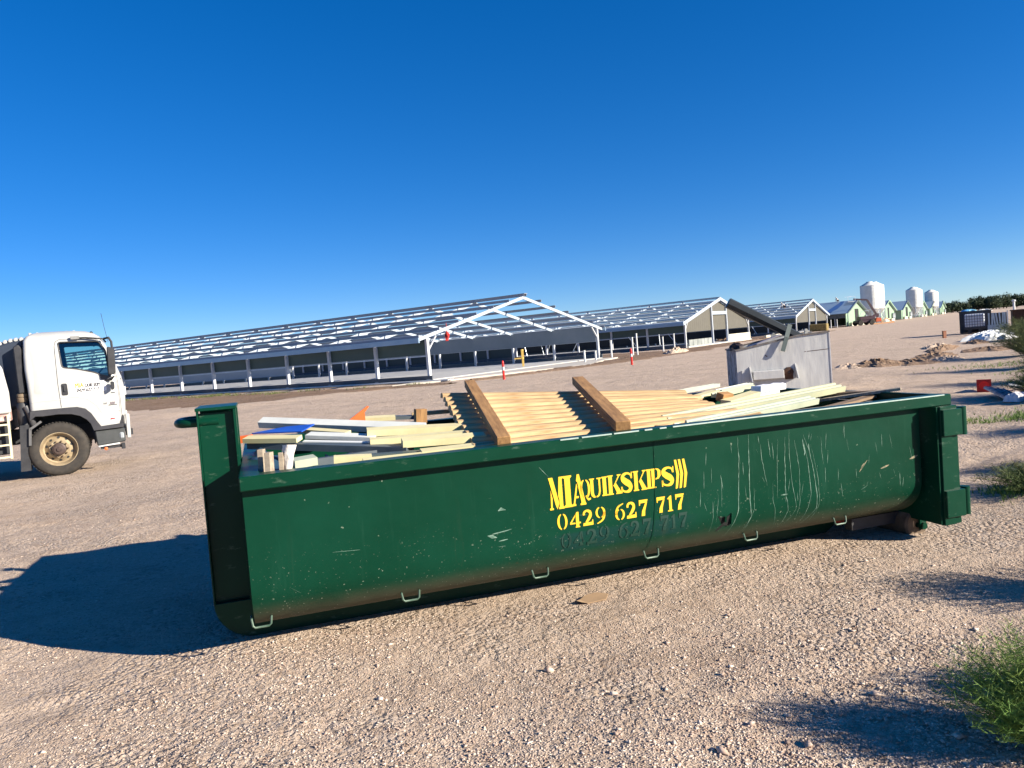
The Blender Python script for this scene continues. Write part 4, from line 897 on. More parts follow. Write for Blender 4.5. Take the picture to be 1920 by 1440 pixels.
# hanging red strap and yellow frame, bale, cream beam
b = MB(); rr = random.Random(4); b.tube([(0, 0, 3.45), (.02, 0, 2.95)], .02, 6)
for k in range(9):
    a = rr.uniform(0, 6.28); b.tube([(0, 0, 2.95), (.12*math.cos(a), .12*math.sin(a), 2.75), (rr.uniform(-.2, .2), rr.uniform(-.1, .1), 2.35)], [.03, .06, .02], 6)
o = b.build('lifting_strap', mat('red_webbing', (.55, .03, .02), .7)); o.matrix_world = SHM @ Matrix.Translation((1.95, 0, 0)); tag(o, 'bundle of red lifting straps hanging from the nearest gable rafter', 'strap')
yf = MB(); 
for z in (.75, 1.35): yf.beam((-.45, 0, z), (.45, 0, z), .10, .10, e=.05)
for x in (-.45, .45): yf.beam((x, 0, .80), (x, 0, 1.30), .10, .10)
yf.beam((-.45, .6, .75), (-.45, 0, .75), .08, .08); yf.beam((.45, .6, .75), (.45, 0, .75), .08, .08); yf.beam((-.4, 0, .14), (-.4, 0, .7), .08, .08); yf.beam((.4, 0, .14), (.4, 0, .7), .08, .08)
o = yf.build('yellow_frame', mat('yellow_machine_paint', (.75, .50, .12), .5)); o.matrix_world = SHM @ Matrix.Translation((12.4, 1.5, 0)) @ Matrix.Rotation(.5, 4, 'Z'); tag(o, 'yellow steel frame of a small machine standing inside the nearest shed', 'machine frame')
b = MB(); b.box(-1.3, 1.3, -.7, .7, 0, 1.15); o = b.build('straw_bale', mat('brown_straw', (.30, .22, .08), .95, 0, (.14, .11, .04), 8., bump=1., bs=20, bdist=.05), bev=.12); p = W_(91.6, -2.2); o.location = p; o.rotation_euler = (0, 0, -SAZ); tag(o, 'brown straw bale against the front of the third shed', 'bale')
o = MB().box(-3.6, 3.6, -.15, .15, 0, .3).build('cream_beam', M_cwhite); o.matrix_world = SHM @ Matrix.Translation((68, -1.5, .05)); tag(o, 'long cream beam lying on the soil between second and third sheds', 'beam')
def heap(name, a, b, ra, rb, h, m, lb, cat, seed=0, kind=None):
    rs = random.Random(seed); mb = MB(); n, k = 28, 12; vs = []
    c = W_(a, b)
    for i in range(k+1):
        t = i/k
        for j in range(n):
            an = 2*math.pi*j/n; rad = t*(1+.22*math.sin(2*an+seed)+.12*math.sin(5*an+2*seed))
            x, y = ra*rad*math.cos(an), rb*rad*math.sin(an); P = W_(a+x, b+y)
            z = gh(P.x, P.y)+.68*h*(max(0, 1-t**1.6))*(.5+1.0*rs.random())-.03*(i == k)
            vs.append((P.x-c.x, P.y-c.y, z))
    mb.add(vs, [(i*n+j, i*n+(j+1) % n, (i+1)*n+(j+1) % n, (i+1)*n+j) for i in range(k) for j in range(n)])
    o = mb.build(name, m, fix=False); o.location = (c.x, c.y, 0); return tag(o, lb, cat, None, kind)
heap('dirt_heap', 24.6, -5.6, 2.2, .9, .55, M_grav, None, None, 1, 'structure'); heap('dirt_heap', 66, 4, 4, 2, .9, M_dirt, None, None, 2, 'structure'); heap('dirt_heap', 60, 2, 3, 1.5, .5, M_dirt, None, None, 5, 'structure')
for i, (a, b, ra, rb, h) in enumerate([(-6.6, -24.4, .9, .6, .16), (-6.0, -25.2, 1.3, .8, .26), (-5.4, -26.2, 1.5, .8, .15), (-4.6, -27.2, 1.2, .6, .16), (-2.2, -26.6, 1.8, .9, .16), (3.2, -26.4, 2.6, .6, .22), (5.5, -26.0, 1.6, .6, .22), (0.6, -28.2, 2.0, .9, .14), (8., -27.4, 1.6, .5, .2)]):
    heap('spoil_ridge', a, b, ra, rb, h, M_dirt if i % 3 else M_grav, None, None, 10+i, 'structure')

# ------------------------------------------------------------------ the white truck
TP = Vector((-8.5548, 14.0009, 0)); TH = R(62)
tk = empty('truck', (TP.x, TP.y, gh(TP.x, TP.y)), math.pi/2-TH, 'white cab-over truck at the left edge, name and phone number on its door', 'truck')
def PT(name, mb, m, parent=None, **k): return mb.build(name, m, parent or tk, **k)
CW = 2.2
LV = [(z_, a_, b_-.035, c_) for z_, a_, b_, c_ in [(.82,-.31,1.20,0),(1.08,-.31,1.275,0),(1.35,-.31,1.295,0),(1.55,-.315,1.295,.0),(1.75,-.32,1.265,.005),(2.0,-.335,1.19,.02),(2.25,-.33,1.105,.045),(2.42,-.32,1.045,.065),(2.54,-.31,.98,.10),(2.62,-.27,.88,.17),(2.675,-.18,.74,.28),(2.70,-.05,.55,.42)]]
def loft(off, ztop, zbot):
    n = 6; mb = MB(); vs = []; lv = []
    for z, x0, x1, yi in LV:
        if z < zbot-.3: continue
        lv.append((min(max(z, zbot), ztop), x0+off, x1-off, yi+off))
    for z, x0, x1, yi in lv:
        rr, rf = .07, .20
        rr2 = max(.02, rr-off*.3); rf2 = max(.03, rf-off*.6)
        for cx, cy, r_, a0 in ((x1, yi, rf2, -90), (x1, CW-yi, rf2, 0), (x0, CW-yi, rr2, 90), (x0, yi, rr2, 180)):
            sx = -1 if cx == x1 else 1; sy = 1 if cy == yi else -1
            for k in range(n+1):
                a = R(a0+90*k/n); vs.append((cx+sx*r_+r_*math.cos(a), cy+sy*r_+r_*math.sin(a), z))
    m_ = 4*(n+1); nl = len(lv)
    mb.add(vs, [(i*m_+k, i*m_+(k+1) % m_, (i+1)*m_+(k+1) % m_, (i+1)*m_+k) for i in range(nl-1) for k in range(m_)]+[tuple(range(m_-1, -1, -1)), tuple((nl-1)*m_+k for k in range(m_))])
    return mb
def round_poly(p, r_, n=4):
    out = []; N_ = len(p)
    for i in range(N_):
        a, b, c = Vector(p[i-1]), Vector(p[i]), Vector(p[(i+1) % N_]); d0, d1 = (a-b).normalized(), (c-b).normalized()
        q = min(r_, (a-b).length*.45, (c-b).length*.45); s0, s1 = b+d0*q, b+d1*q
        for k in range(n+1): t = k/n; out.append(tuple((s0*(1-t)+b*t)*(1-t)+(b*(1-t)+s1*t)*t))
    return out
WIN = round_poly([(.235, 2.475), (.90, 2.455), (1.005, 2.27), (1.03, 1.72), (.80, 1.86), (.50, 1.955), (.265, 2.0)], .05)
def bool_mesh(base, ops):
    """boolean in place: ops = [(mb, 'DIFFERENCE')]"""
    tmp = []
    for mb, op in ops:
        c = mb.build('cut', None); tmp.append(c); md = base.modifiers.new('b', 'BOOLEAN'); md.operation = op; md.object = c; md.solver = 'EXACT'
    bpy.context.view_layer.update(); dg = bpy.context.evaluated_depsgraph_get(); me = bpy.data.meshes.new_from_object(base.evaluated_get(dg))
    old = base.data; base.modifiers.clear(); nm = old.name; base.data = me; bpy.data.meshes.remove(old); me.name = nm
    for c in tmp:
        mm = c.data; bpy.data.objects.remove(c); bpy.data.meshes.remove(mm)
def win_cut(): return MB().prism(WIN, -.3, CW+.3, 'y')
def ws_cut():
    return MB().prism([(.24, 1.80), (CW-.24, 1.80), (CW-.30, 2.38), (.30, 2.38)], .85, 1.6, 'x')
ARCH = [(-.6, 1.25), (.31, 1.25), (.44, 1.245), (.57, 1.20), (.66, 1.10), (.72, .98), (.80, .80), (.80, .3), (-.6, .3)]
def arch_cut(): return MB().prism(ARCH, -.2, CW+.2, 'y')
cab = loft(0, 3, .82).build('cab', M_white)
bool_mesh(cab, [(loft(.035, 2.66, 1.28), 'DIFFERENCE'), (win_cut(), 'DIFFERENCE'), (ws_cut(), 'DIFFERENCE'), (arch_cut(), 'DIFFERENCE')])
cab.parent = tk
cab.data.polygons.foreach_set('use_smooth', [True]*len(cab.data.polygons)); cab.data.set_sharp_from_angle(angle=R(30))
inn = loft(.05, 2.62, 1.30).build('interior_trim', M_dark)
bool_mesh(inn, [(loft(.07, 2.60, 1.34), 'DIFFERENCE'), (win_cut(), 'DIFFERENCE'), (ws_cut(), 'DIFFERENCE')]); inn.parent = tk
# doors: shut lines, glass, seals
def ypos(z):
    for (z0, _, _, y0), (z1, _, _, y1) in zip(LV, LV[1:]):
        if z0 <= z <= z1: return y0+(y1-y0)*(z-z0)/(z1-z0)
    return 0
def on_cab(poly, off, name, m, parent=None, side=0):
    b = MB(); b.add([(x, (ypos(z)-off) if side == 0 else CW-ypos(z)+off, z) for x, z in poly], [tuple(range(len(poly)))]); return PT(name, b, m, parent, fix=False)
def line_cab(pts, w_, name, m, off=.003, parent=None):
    b = MB(); out = []
    for (a, c), (d, e) in zip(pts, pts[1:]):
        k = max(1, int(abs(e-c)/.08)); out += [(a+(d-a)*j/k, c+(e-c)*j/k) for j in range(k)]
    out.append(pts[-1])
    b.tube([(x, ypos(z)-off+w_*.3, z) for x, z in out], w_/2, 6); return PT(name, b, m, parent)
for side in (0, 1):
    nm = 'door'
    gl = MB(); yy = lambda z: (ypos(z)+.022 if side == 0 else CW-ypos(z)-.022)
    gl.add([(x, yy(z), z) for x, z in WIN], [tuple(range(len(WIN)))]); PT('side_window', gl, M_glass, fix=False)
    sl_ = MB(); ring = [(x, yy(z)-.018*(1 if side == 0 else -1), z) for x, z in WIN]; sl_.tube(ring+[ring[0]], .014, 6, cap=False); PT('window_seal', sl_, M_black)
line_cab([(.185, 1.26), (.17, 1.7), (.175, 2.4), (.20, 2.49), (.27, 2.53), (.92, 2.50), (1.0, 2.42)], .009, 'door_shut_line', M_dark)
line_cab([(1.165, .86), (1.17, 1.35), (1.15, 1.75), (1.06, 2.1)], .009, 'door_shut_line', M_dark)
line_cab([(-.27, 1.40), (.18, 1.41)], .010, 'body_crease', mat('soft_crease_grey', (.5, .5, .48), .5))
line_cab([(.19, 1.43), (.45, 1.43), (.62, 1.37), (.76, 1.24), (.84, 1.08), (1.16, 1.10)], .008, 'body_crease', mat('soft_crease_grey', (.5, .5, .48), .5))
# pressed panel behind the door
pp = MB(); vs = []
for i, (x, d) in enumerate([(-.22, 0), (-.18, .012), (-.05, .012), (.0, 0)]):
    for z in (1.55, 1.6, 2.3, 2.38): vs.append((x+(.02 if z < 1.58 else 0), ypos(z)-(d if 1.58 < z < 2.35 else 0)-.001, z))
pp.add(vs, [(i*4+j, i*4+j+1, (i+1)*4+j+1, (i+1)*4+j) for i in range(3) for j in range(3)]); PT('pressed_panel', pp, M_white, smooth=2)
PT('windscreen', MB().add([(1.21, .22, 1.80), (1.21, CW-.22, 1.80), (1.01, CW-.29, 2.38), (1.01, .29, 2.38)], [(0, 1, 2, 3)]), M_glass, fix=False)
rg = MB()
for k in range(7): rg.box(-.24+k*.12, -.19+k*.12, .5, CW-.5, 2.64, 2.706)
PT('roof_rib', rg, M_white, bev=.01)
PT('marker_lamp', MB().lathe([(.03, 0), (.03, .03), (.0, .05)], 12, (.80, .34, 2.615)), M_black, smooth=True)
PT('antenna', MB().tube([(1.07, .12, 2.42), (1.03, .10, 2.7), (1.0, .10, 2.98)], .004, 6), M_black)
# visor rail and mirrors
PT('weather_rail', MB().tube([(.46, .04, 2.535), (.7, .03, 2.53), (.98, .03, 2.49), (1.03, .02, 2.42)], .016, 8), M_black, smooth=True)
PT('rail_clip', MB().box(.45, .60, .02, .07, 2.51, 2.57), mat('grey_clip', (.25, .25, .24), .6), bev=.006)
ma = MB(); ma.tube([(1.0, .05, 2.49), (1.08, -.08, 2.50), (1.12, -.10, 2.42), (1.12, -.10, 2.30)], .022, 8); ma.tube([(1.10, -.10, 1.76), (1.05, -.06, 1.70), (.95, .0, 1.70)], .018, 8); PT('mirror_arm', ma, M_black, smooth=True)
PT('mirror', MB().prism(round_poly([(1.01, 1.79), (1.14, 1.80), (1.16, 2.28), (1.03, 2.34)], .05), -.20, -.06, 'y'), M_black, bev=.02)
PT('blind_spot_mirror', MB().prism(round_poly([(1.03, 1.50), (1.09, 1.52), (1.10, 1.66), (1.03, 1.67)], .03), -.16, -.07, 'y'), M_black, bev=.01)
PT('mirror_base', MB().prism([(.86, 1.83), (1.10, 1.75), (1.02, 1.68), (.88, 1.73)], -.012, .01, 'y'), mat('grey_mirror_base', (.06, .065, .07), .5))
PT('door_handle', MB().prism(round_poly([(.215, 1.48), (.32, 1.48), (.315, 1.70), (.22, 1.70)], .03), -.008, .0, 'y'), M_black, bev=.003)
PT('handle_grip', MB().box(.25, .285, -.026, -.009, 1.55, 1.67), M_dark, bev=.006)
# interior: seat, wheel, dash
PT('dashboard', MB().prism([(.92, 1.36), (1.22, 1.36), (1.22, 1.72), (1.0, 1.76), (.92, 1.66)], .10, CW-.10, 'y'), M_dark)
for y0 in (.25, 1.35):
    PT('seat', MB().box(.05, .50, y0, y0+.5, 1.36, 1.55).prism([(-.02, 1.5), (.14, 1.5), (.06, 2.18), (-.08, 2.18)], y0, y0+.5, 'y').box(-.06, .03, y0+.12, y0+.38, 2.19, 2.38), M_dark, bev=.03)
sw = MB(); ring = [];
for k in range(21): a = 2*math.pi*k/20; ring.append((.84+.10*math.cos(a), .52+.22*math.sin(a), 1.84+.10*math.cos(a)))
sw.tube(ring, .014, 6, cap=False); sw.beam((.84, .32, 1.84), (.84, .72, 1.84), .03, .02); sw.beam((.84, .52, 1.84), (1.0, .52, 1.68), .04, .04); PT('steering_wheel', sw, M_black)
PT('interior_mirror', MB().box(.80, .82, 1.1, 1.32, 2.40, 2.46), M_black)
PT('fire_wall', MB().box(-.30, 1.12, .06, CW-.06, 1.26, 1.345), M_dark)
# black wheel-arch flare, bumper, step, lamps
AO = [(-.31, 1.25), (.31, 1.25), (.44, 1.245), (.57, 1.20), (.66, 1.10), (.72, .98), (.80, .84), (1.17, .86)]
AI = [(1.17, .775), (.67, .765), (.63, .90), (.57, .99), (.47, 1.07), (.33, 1.12), (.12, 1.14), (-.12, 1.13), (-.24, 1.14), (-.34, 1.06)]
for s_ in (0, 1): PT('wheel_arch', MB().prism([(x, z-.003) for x, z in AO]+AI, -.035 if s_ == 0 else CW-.12, .12 if s_ == 0 else CW+.035, 'y'), mat('grey_black_flare', (.028, .028, .034), .5, 0, (.045, .045, .05), 5.), bev=.006)
PT('bumper', MB().prism([(.68, .755), (1.12, .765), (1.19, .75), (1.19, .50), (1.10, .49), (.70, .47)], .0, CW, 'y'), mat('charcoal_bumper', (.04, .045, .045), .5, 0, (.06, .065, .065), 4.), bev=.02)
PT('front_panel', MB().box(1.10, 1.19, .06, CW-.06, .76, 1.02), M_black, bev=.02)
st = PT('step', MB().prism([(.72, .445), (1.08, .465), (1.08, .49), (.72, .468)], -.03, .2, 'y'), M_white2)
hl_ = PT('headlight', MB().box(1.09, 1.165, -.02, .1, .56, .68), mat('clear_lamp', (.5, .55, .58), .1, .3), bev=.02)
PT('fog_lamp', MB().box(1.10, 1.17, -.01, .12, .36, .47), M_black, bev=.01)
PT('marker_reflector', MB().lathe([(.0, -.03), (.03, -.02), (.03, .02)], 10, (.84, .01, .40), 'y'), M_orange)
PT('fog_bracket', MB().beam((.75, .05, .42), (1.15, .05, .42), .05, .05), M_black)
PT('bull_bar', MB().beam((1.25, .12, .55), (1.26, .12, 1.02), .07, .09, (0, 1, 0)).beam((1.25, CW-.12, .55), (1.26, CW-.12, 1.02), .07, .09, (0, 1, 0)).beam((1.255, .12, .70), (1.255, CW-.12, .70), .06, .08), M_white, bev=.012)
PT('bull_bar_bracket', MB().beam((1.2, .2, .66), (1.33, .2, .66), .06, .12).beam((1.2, CW-.2, .66), (1.33, CW-.2, .66), .06, .12), M_black)
PT('air_vent', MB().box(1.02, 1.09, -.004, .0, 1.445, 1.46), M_black)
# lettering on the door
def door_text(body, x, z, size, m, name, shear=0., xs=1., bold=0., off=.006):
    v, f = text_mesh(body, size, shear, xs, bold); mb = MB()
    for i_, (dx_, dz_) in enumerate(((0, 0), (bold*1.6, 0), (0, bold), (bold*1.6, bold))): mb.add([(x+a+dx_, ypos(z+b)-off-.0004*i_, z+b+dz_) for a, b in v], f)
    return PT(name, mb, m, fix=False)
on_cab([(.425, 1.505), (.955, 1.505), (.96, 1.705), (.425, 1.705)], .003, 'door_sign', mat('sign_white', (.88, .88, .86), .4))
M_sgrey = mat('sign_grey_ink', (.07, .07, .08), .5)
door_text('MIA', .435, 1.600, .125, mat('sign_orange_ink', (.85, .36, .03), .5), 'sign_lettering', 0, .68, .003)
door_text('QUIK SKIPS', .60, 1.603, .090, M_sgrey, 'sign_lettering', .3, .56, .003)
on_cab([(.885, 1.655), (.905, 1.655), (.935, 1.632), (.905, 1.607), (.885, 1.607), (.915, 1.632)], .006, 'sign_arrow', mat('sign_gold_ink', (.75, .62, .25), .5))
door_text('0429 627 717', .455, 1.520, .085, M_sgrey, 'sign_lettering', .3, .78, .0035)
door_text('165', .87, 1.245, .045, M_sgrey, 'badge', .2, .95); door_text('300', .975, 1.235, .065, mat('badge_ink', (.12, .05, .08), .4), 'badge', .2, .95); on_cab([(.96, 1.215), (1.11, 1.22), (1.11, 1.232), (.96, 1.227)], .005, 'badge', M_black)
rgp = MB(); rgp.tube([(1.0+.03*math.cos(a), -.006, .95+.025*math.sin(a)) for a in [2*math.pi*k/16 for k in range(17)]], .004, 5, cap=False); rgp.beam((.965, -.006, .955), (1.05, -.006, .965), .006, .022); PT('badge', rgp, mat('badge_red', (.35, .05, .05), .4))
on_cab(round_poly([(.94, .90), (1.13, .91), (1.13, 1.01), (.94, 1.0)], .03), .0015, 'badge_recess', mat('sign_white', (.88, .88, .86), .4))
# wheels
def wheel(x, y, sgn, name='wheel'):
    w_ = empty(name, (x, y, .495)); w_.parent = tk
    T = [(.30, .02), (.315, -.005), (.40, -.022), (.455, -.015), (.487, .012), (.497, .05), (.5, .13), (.497, .21), (.485, .245), (.44, .265), (.30, .25)]
    MB().lathe([(r, sgn*a) for r, a in T], 56, (0, 0, 0), 'y').build('tyre', M_rub, w_, smooth=True)
    tr_ = MB()
    for k in range(56):
        a = 2*math.pi*k/56; tr_.beam((.503*math.cos(a), sgn*.02, .503*math.sin(a)), (.503*math.cos(a+.05), sgn*.10, .503*math.sin(a+.05)), .028, .012, (math.cos(a), 0, math.sin(a)))
    tr_.build('tread', M_rub, w_)
    RM = [(.315, .0), (.30, .0), (.292, .02), (.275, .045), (.262, .10), (.24, .115), (.175, .065), (.165, .05), (.12, .05), (.12, .12)]
    MB().lathe([(r, sgn*a) for r, a in RM], 48, (0, 0, 0), 'y').build('rim', M_rim, w_, smooth=True)
    hd = MB(); nu = MB()
    for k in range(10):
        a = 2*math.pi*(k+.5)/10; c_, s_ = math.cos(a), math.sin(a)
        hd.lathe([(.0, 0), (.021, 0)], 12, (.212*c_, sgn*.082, .212*s_), 'y')
        a = 2*math.pi*k/10; nu.lathe([(.015, sgn*.05), (.015, sgn*.018), (.009, sgn*.005), (0, sgn*.005)], 6, (.145*math.cos(a), 0, .145*math.sin(a)), 'y')
    # hand holes lie on the sloping disc
    hh = MB()
    for k in range(10):
        a = 2*math.pi*(k+.5)/10
        pts = []
        for q in range(12):
            b_ = 2*math.pi*q/12; r_ = .212+.020*math.cos(b_); t_ = .026*math.sin(b_)/.212; yy_ = .065+(.115-.065)*(r_-.175)/(.24-.175)-.004
            pts.append((r_*math.cos(a+t_), sgn*yy_, r_*math.sin(a+t_)))
        hh.add(pts, [tuple(range(12))])
    hh.build('hand_hole', M_dark, w_, fix=False); nu.build('wheel_nut', mat('rusty_nut', (.16, .11, .07), .7), w_, smooth=True)
    MB().lathe([(.118, sgn*.05), (.112, -sgn*.03), (.09, -sgn*.04), (.085, -sgn*.045), (.04, -sgn*.05), (.035, -sgn*.07), (.0, -sgn*.07)], 28, (0, 0, 0), 'y').build('hub', mat('greasy_hub', (.05, .035, .03), .6, .2, (.09, .06, .05), 20.), w_, smooth=True)
wheel(.075, .02, 1); wheel(.075, CW-.02, -1); wheel(-3.9, .02, 1); wheel(-3.9, CW-.02, -1)
PT('inner_arch', MB().prism([(-.5, .8), (-.42, 1.12), (-.1, 1.24), (.4, 1.22), (.66, 1.0), (.68, .5), (.66, .5), (.62, .98), (.38, 1.18), (-.08, 1.2), (-.38, 1.08), (-.46, .8)], .3, CW-.3, 'y'), M_black)
PT('chassis_rail', MB().box(-5.5, 1.0, .68, .76, .62, .88).box(-5.5, 1.0, CW-.76, CW-.68, .62, .88), M_black); PT('axle', MB().tube([(.075, .2, .5), (.075, CW-.2, .5)], .07, 10).tube([(-3.9, .2, .5), (-3.9, CW-.2, .5)], .09, 10), M_black)
PT('engine_block', MB().box(-.35, .9, .7, 1.5, .55, 1.2), M_dark, bev=.04)
PT('mud_flap', MB().prism([(-.50, 1.0), (-.36, 1.0), (-.40, .16), (-.56, .16)], .04, .34, 'y'), M_black)
PT('arch_bracket', MB().beam((-.16, .02, 1.04), (-.34, .02, .92), .04, .07, (0, 1, 0)).beam((-.34, .02, .94), (-.37, .02, .62), .04, .06, (0, 1, 0)).beam((-.33, .1, .74), (-.12, .1, .82), .05, .07, (0, 1, 0)), mat('grey_bracket', (.12, .12, .12), .5))
# behind the cab: air intake, sleeper back with its shade painted blue-black, hook-lift body edge, cream access ladder
PT('cab_back', MB().prism([(-.30, 1.3), (-.30, 2.60), (-.55, 2.58), (-.80, 2.50), (-.84, 2.2), (-.80, 1.3)], .38, CW-.1, 'y'), mat('shaded_cab_back', (.03, .04, .06), .4), bev=.06)
rf_ = MB()
for k in range(7): rf_.tube([(-.36-k*.085, .40, 2.585-.004*k*k), (-.36-k*.085, .5, 2.605-.004*k*k), (-.36-k*.085, CW-.2, 2.605-.004*k*k)], .04, 8)
PT('back_roof_rib', rf_, M_white, bev=.015)
PT('air_intake', MB().prism([(-.47, 1.58), (-.36, 1.58), (-.35, 2.42), (-.40, 2.49), (-.48, 2.44)], .12, .34, 'y'), M_black, bev=.02)
PT('air_cleaner_cap', MB().lathe([(.07, 1.42), (.085, 1.44), (.085, 1.50), (.072, 1.51), (.085, 1.52), (.085, 1.57), (.05, 1.60)], 20, (-.43, .22, 0)), mat('dusty_brown_cap', (.20, .15, .10), .8), smooth=True)
PT('air_cleaner', MB().lathe([(.10, .9), (.105, .92), (.105, 1.38), (.08, 1.42)], 20, (-.43, .24, 0)), M_black, smooth=True)
PT('intake_hose', MB().tube([(-.38, .14, 1.34), (-.33, .12, 1.22), (-.31, .12, 1.10), (-.30, .16, 1.0)], .055, 10), mat('grey_rubber_hose', (.07, .07, .075), .5), smooth=True)
PT('hook_lift_panel', MB().prism(round_poly([(-.98, 1.25), (-.60, 1.25), (-.60, 1.62), (-.66, 2.08), (-.74, 2.2), (-.98, 2.2)], .05), -.03, .04, 'y'), M_white, bev=.015)
PT('equipment_frame', MB().box(-3.2, -.66, .25, CW-.25, .9, 1.3), M_black, bev=.03)
ldm = mat('cream_ladder_paint', (.75, .68, .45), .5)
ld = MB()
for x, a in ((-.665, .0), (-1.15, .0)): ld.beam((x, -.02, .43), (x+.01, -.02, 1.22), .035, .04, (0, 1, 0))
for z in (.46, .68, .87, 1.05): ld.beam((-1.15, -.02, z), (-.665, -.02, z), .035, .03)
PT('access_ladder', ld, ldm)
PT('hydraulic_block', MB().box(-.90, -.62, .02, .3, 1.10, 1.34), mat('dusty_white_valve', (.55, .50, .45), .6, 0, (.4, .15, .12), 12.), bev=.02)
PT('tool_box', MB().box(-1.6, -.70, .12, .5, .5, 1.05), M_dark, bev=.02)
PT('tow_body', MB().box(-5.6, -1.3, .1, CW-.1, 1.05, 1.3), M_black)

# ------------------------------------------------------------------ grey skip with a long dark sheet roll sticking out
gs_ = empty('grey_skip', (5.37, 18.0, 0), R(-8), 'smaller light grey steel skip with sloping top edge, rust and scrapes, behind the green skip', 'skip bin')
def PG(name, mb, m, parent=None, **k): return mb.build(name, m, parent or gs_, **k)
M_gsk = mat('worn_light_grey_paint', (.56, .56, .53), .6, .0, (.42, .42, .41), 2.2, (.35, .7), bump=.4, bs=2.5, bdist=.04, stretch=(1.6, 1.6, .35))
def gskip_end():
    m = mat('scuffed_grey_end_paint', (.30, .31, .32), .7, 0, (.13, .12, .12), 5., (.42, .58)); return m
GL, GD = 2.12, 1.6
prof = [(0, .05), (0, 1.14), (1.43, 1.375), (GL, 1.415), (GL, .05)]
for y in (0, GD-.03): PG('side_wall', MB().prism(prof, y, y+.03, 'y'), M_gsk)
PG('end_panel', MB().box(.0, .03, .031, GD-.031, .05, 1.14), gskip_end()); PG('end_panel', MB().box(GL-.03, GL, .031, GD-.031, .05, 1.41), M_gsk)
PG('floor_plate', MB().box(.03, GL-.03, .03, GD-.03, .06, .12), M_rust); PG('inner_debris', MB().box(.04, GL-.04, .04, GD-.04, .13, .85), M_rust)
rm = MB()
for y in (-.02, GD-.02): rm.beam((-.02, y+.02, 1.15), (1.43, y+.02, 1.39), .06, .035).beam((1.43, y+.02, 1.39), (GL+.02, y+.02, 1.43), .06, .035)
rm.box(-.03, .02, .02, GD-.02, 1.13, 1.165); PG('top_rim', rm, mat('rusty_grey_rim', (.20, .19, .18), .7, 0, (.10, .07, .05), 9.))
for x in (.06, 1.10): PG('gusset', MB().add([(x, -.002, .40), (x, -.002, .73), (x+.02, -.30, .44), (x, -.002, .40), (x+.27, -.002, .40), (x+.02, -.002, .73)], [(0, 1, 2), (1, 4, 2), (0, 2, 4)]) if 0 else MB().prism([(-.30, .40), (-.002, .40), (-.002, .74)], x+.22, x+.24, 'x'), M_gsk)
PG('lifting_pocket', MB().box(.34, 1.04, -.14, -.002, .42, .62), M_gsk, bev=.01); PG('lifting_pocket_end', MB().box(.10, .16, -.03, -.002, .30, .66), M_gsk)
PG('rusty_catch', MB().lathe([(.02, -.05), (.11, -.04), (.12, 0)], 10, (1.17, 0, .55), 'y').box(1.08, 1.26, -.04, -.002, .38, .50), M_rust)
PG('scrape', MB().beam((.66, -.003, .98), (.71, -.003, .95), .004, .02).beam((1.62, -.003, 1.0), (2.1, -.003, 1.02), .004, .012).beam((1.56, -.003, 1.0), (1.585, -.003, 1.0), .004, .014), M_rust)
PG('corner_edge', MB().box(GL, GL+.025, -.01, .03, .05, 1.43), mat('bright_corner', (.62, .60, .58), .5))
PG('pivot_lug', MB().lathe([(.0, -.03), (.035, -.03), (.035, .06), (.0, .06)], 14, (1.62, 0, 1.50), 'y').box(1.585, 1.655, -.02, .04, 1.40, 1.49), mat('chalky_lug', (.45, .45, .40), .6))
PG('pivot_lug', MB().lathe([(.0, -.03), (.03, -.03), (.03, .06), (.0, .06)], 14, (1.17, 1.45, 1.45), 'y').box(1.10, 1.24, 1.42, 1.47, 1.38, 1.44), mat('chalky_lug', (.45, .45, .40), .6))
for y in (-.02, GD-.03): PG('skid', MB().box(.1, GL-.1, y+.02, y+.03, .0, .05), M_rust)
GM = Matrix.Translation((5.37, 18, 0)) @ Matrix.Rotation(R(-8), 4, 'Z')
M_dsh = mat('dark_charcoal_sheet', (.022, .028, .028), .45, .1, (.04, .046, .045), 2.)
ds = MB(); A0, A1 = Vector((0.0, .75, 2.31)), Vector((1.62, .55, 1.30)); d = (A1-A0).normalized(); sdv = Vector((0, 1, 0)); upv = sdv.cross(d).normalized()*-1
pr = [(-.16, -.02), (-.13, .10), (-.05, .135), (.04, .09), (.02, .04), (.10, .13), (.16, .06), (.15, -.06), (.05, -.125), (-.08, -.11)]
vs = [];
for j, t in enumerate([0, .12, .35, .6, .85, 1]):
    c = A0.lerp(A1, t)
    for a, b in pr: k_ = 1-.12*t; vs.append(c+sdv*a*k_+upv*b*k_)
npf = len(pr); ds.add(vs, [(j*npf+k, j*npf+(k+1) % npf, (j+1)*npf+(k+1) % npf, (j+1)*npf+k) for j in range(5) for k in range(npf)]+[tuple(range(npf-1, -1, -1)), tuple(5*npf+k for k in range(npf))])
o = ds.build('folded_sheet', M_dsh, smooth=True); o.matrix_world = GM; tag(o, 'long dark folded metal sheet sticking up at a slant out of the grey skip', 'metal sheet')
b = MB(); b.beam((1.28, .05, 1.66), (1.16, -.06, 1.36), .10, .03, (0, 1, 0)).beam((1.16, -.06, 1.36), (1.05, -.09, 1.05), .095, .03, (0, 1, 0))
o = b.build('bent_bracket', mat('dull_green_steel', (.10, .13, .12), .6)); o.matrix_world = GM; tag(o, 'bent dull green bracket hanging over the near wall of the grey skip', 'bracket')
b = MB(); rr = random.Random(8); vs = []; rs, cs = 7, 14
for i in range(rs):
    for j in range(cs):
        ph = math.pi/2*i/(rs-1); th = 2*math.pi*j/cs; q = 1+rr.uniform(-.2, .2); vs.append((.20*q*math.cos(ph)*math.cos(th), .26*q*math.cos(ph)*math.sin(th), .17*q*math.sin(ph)))
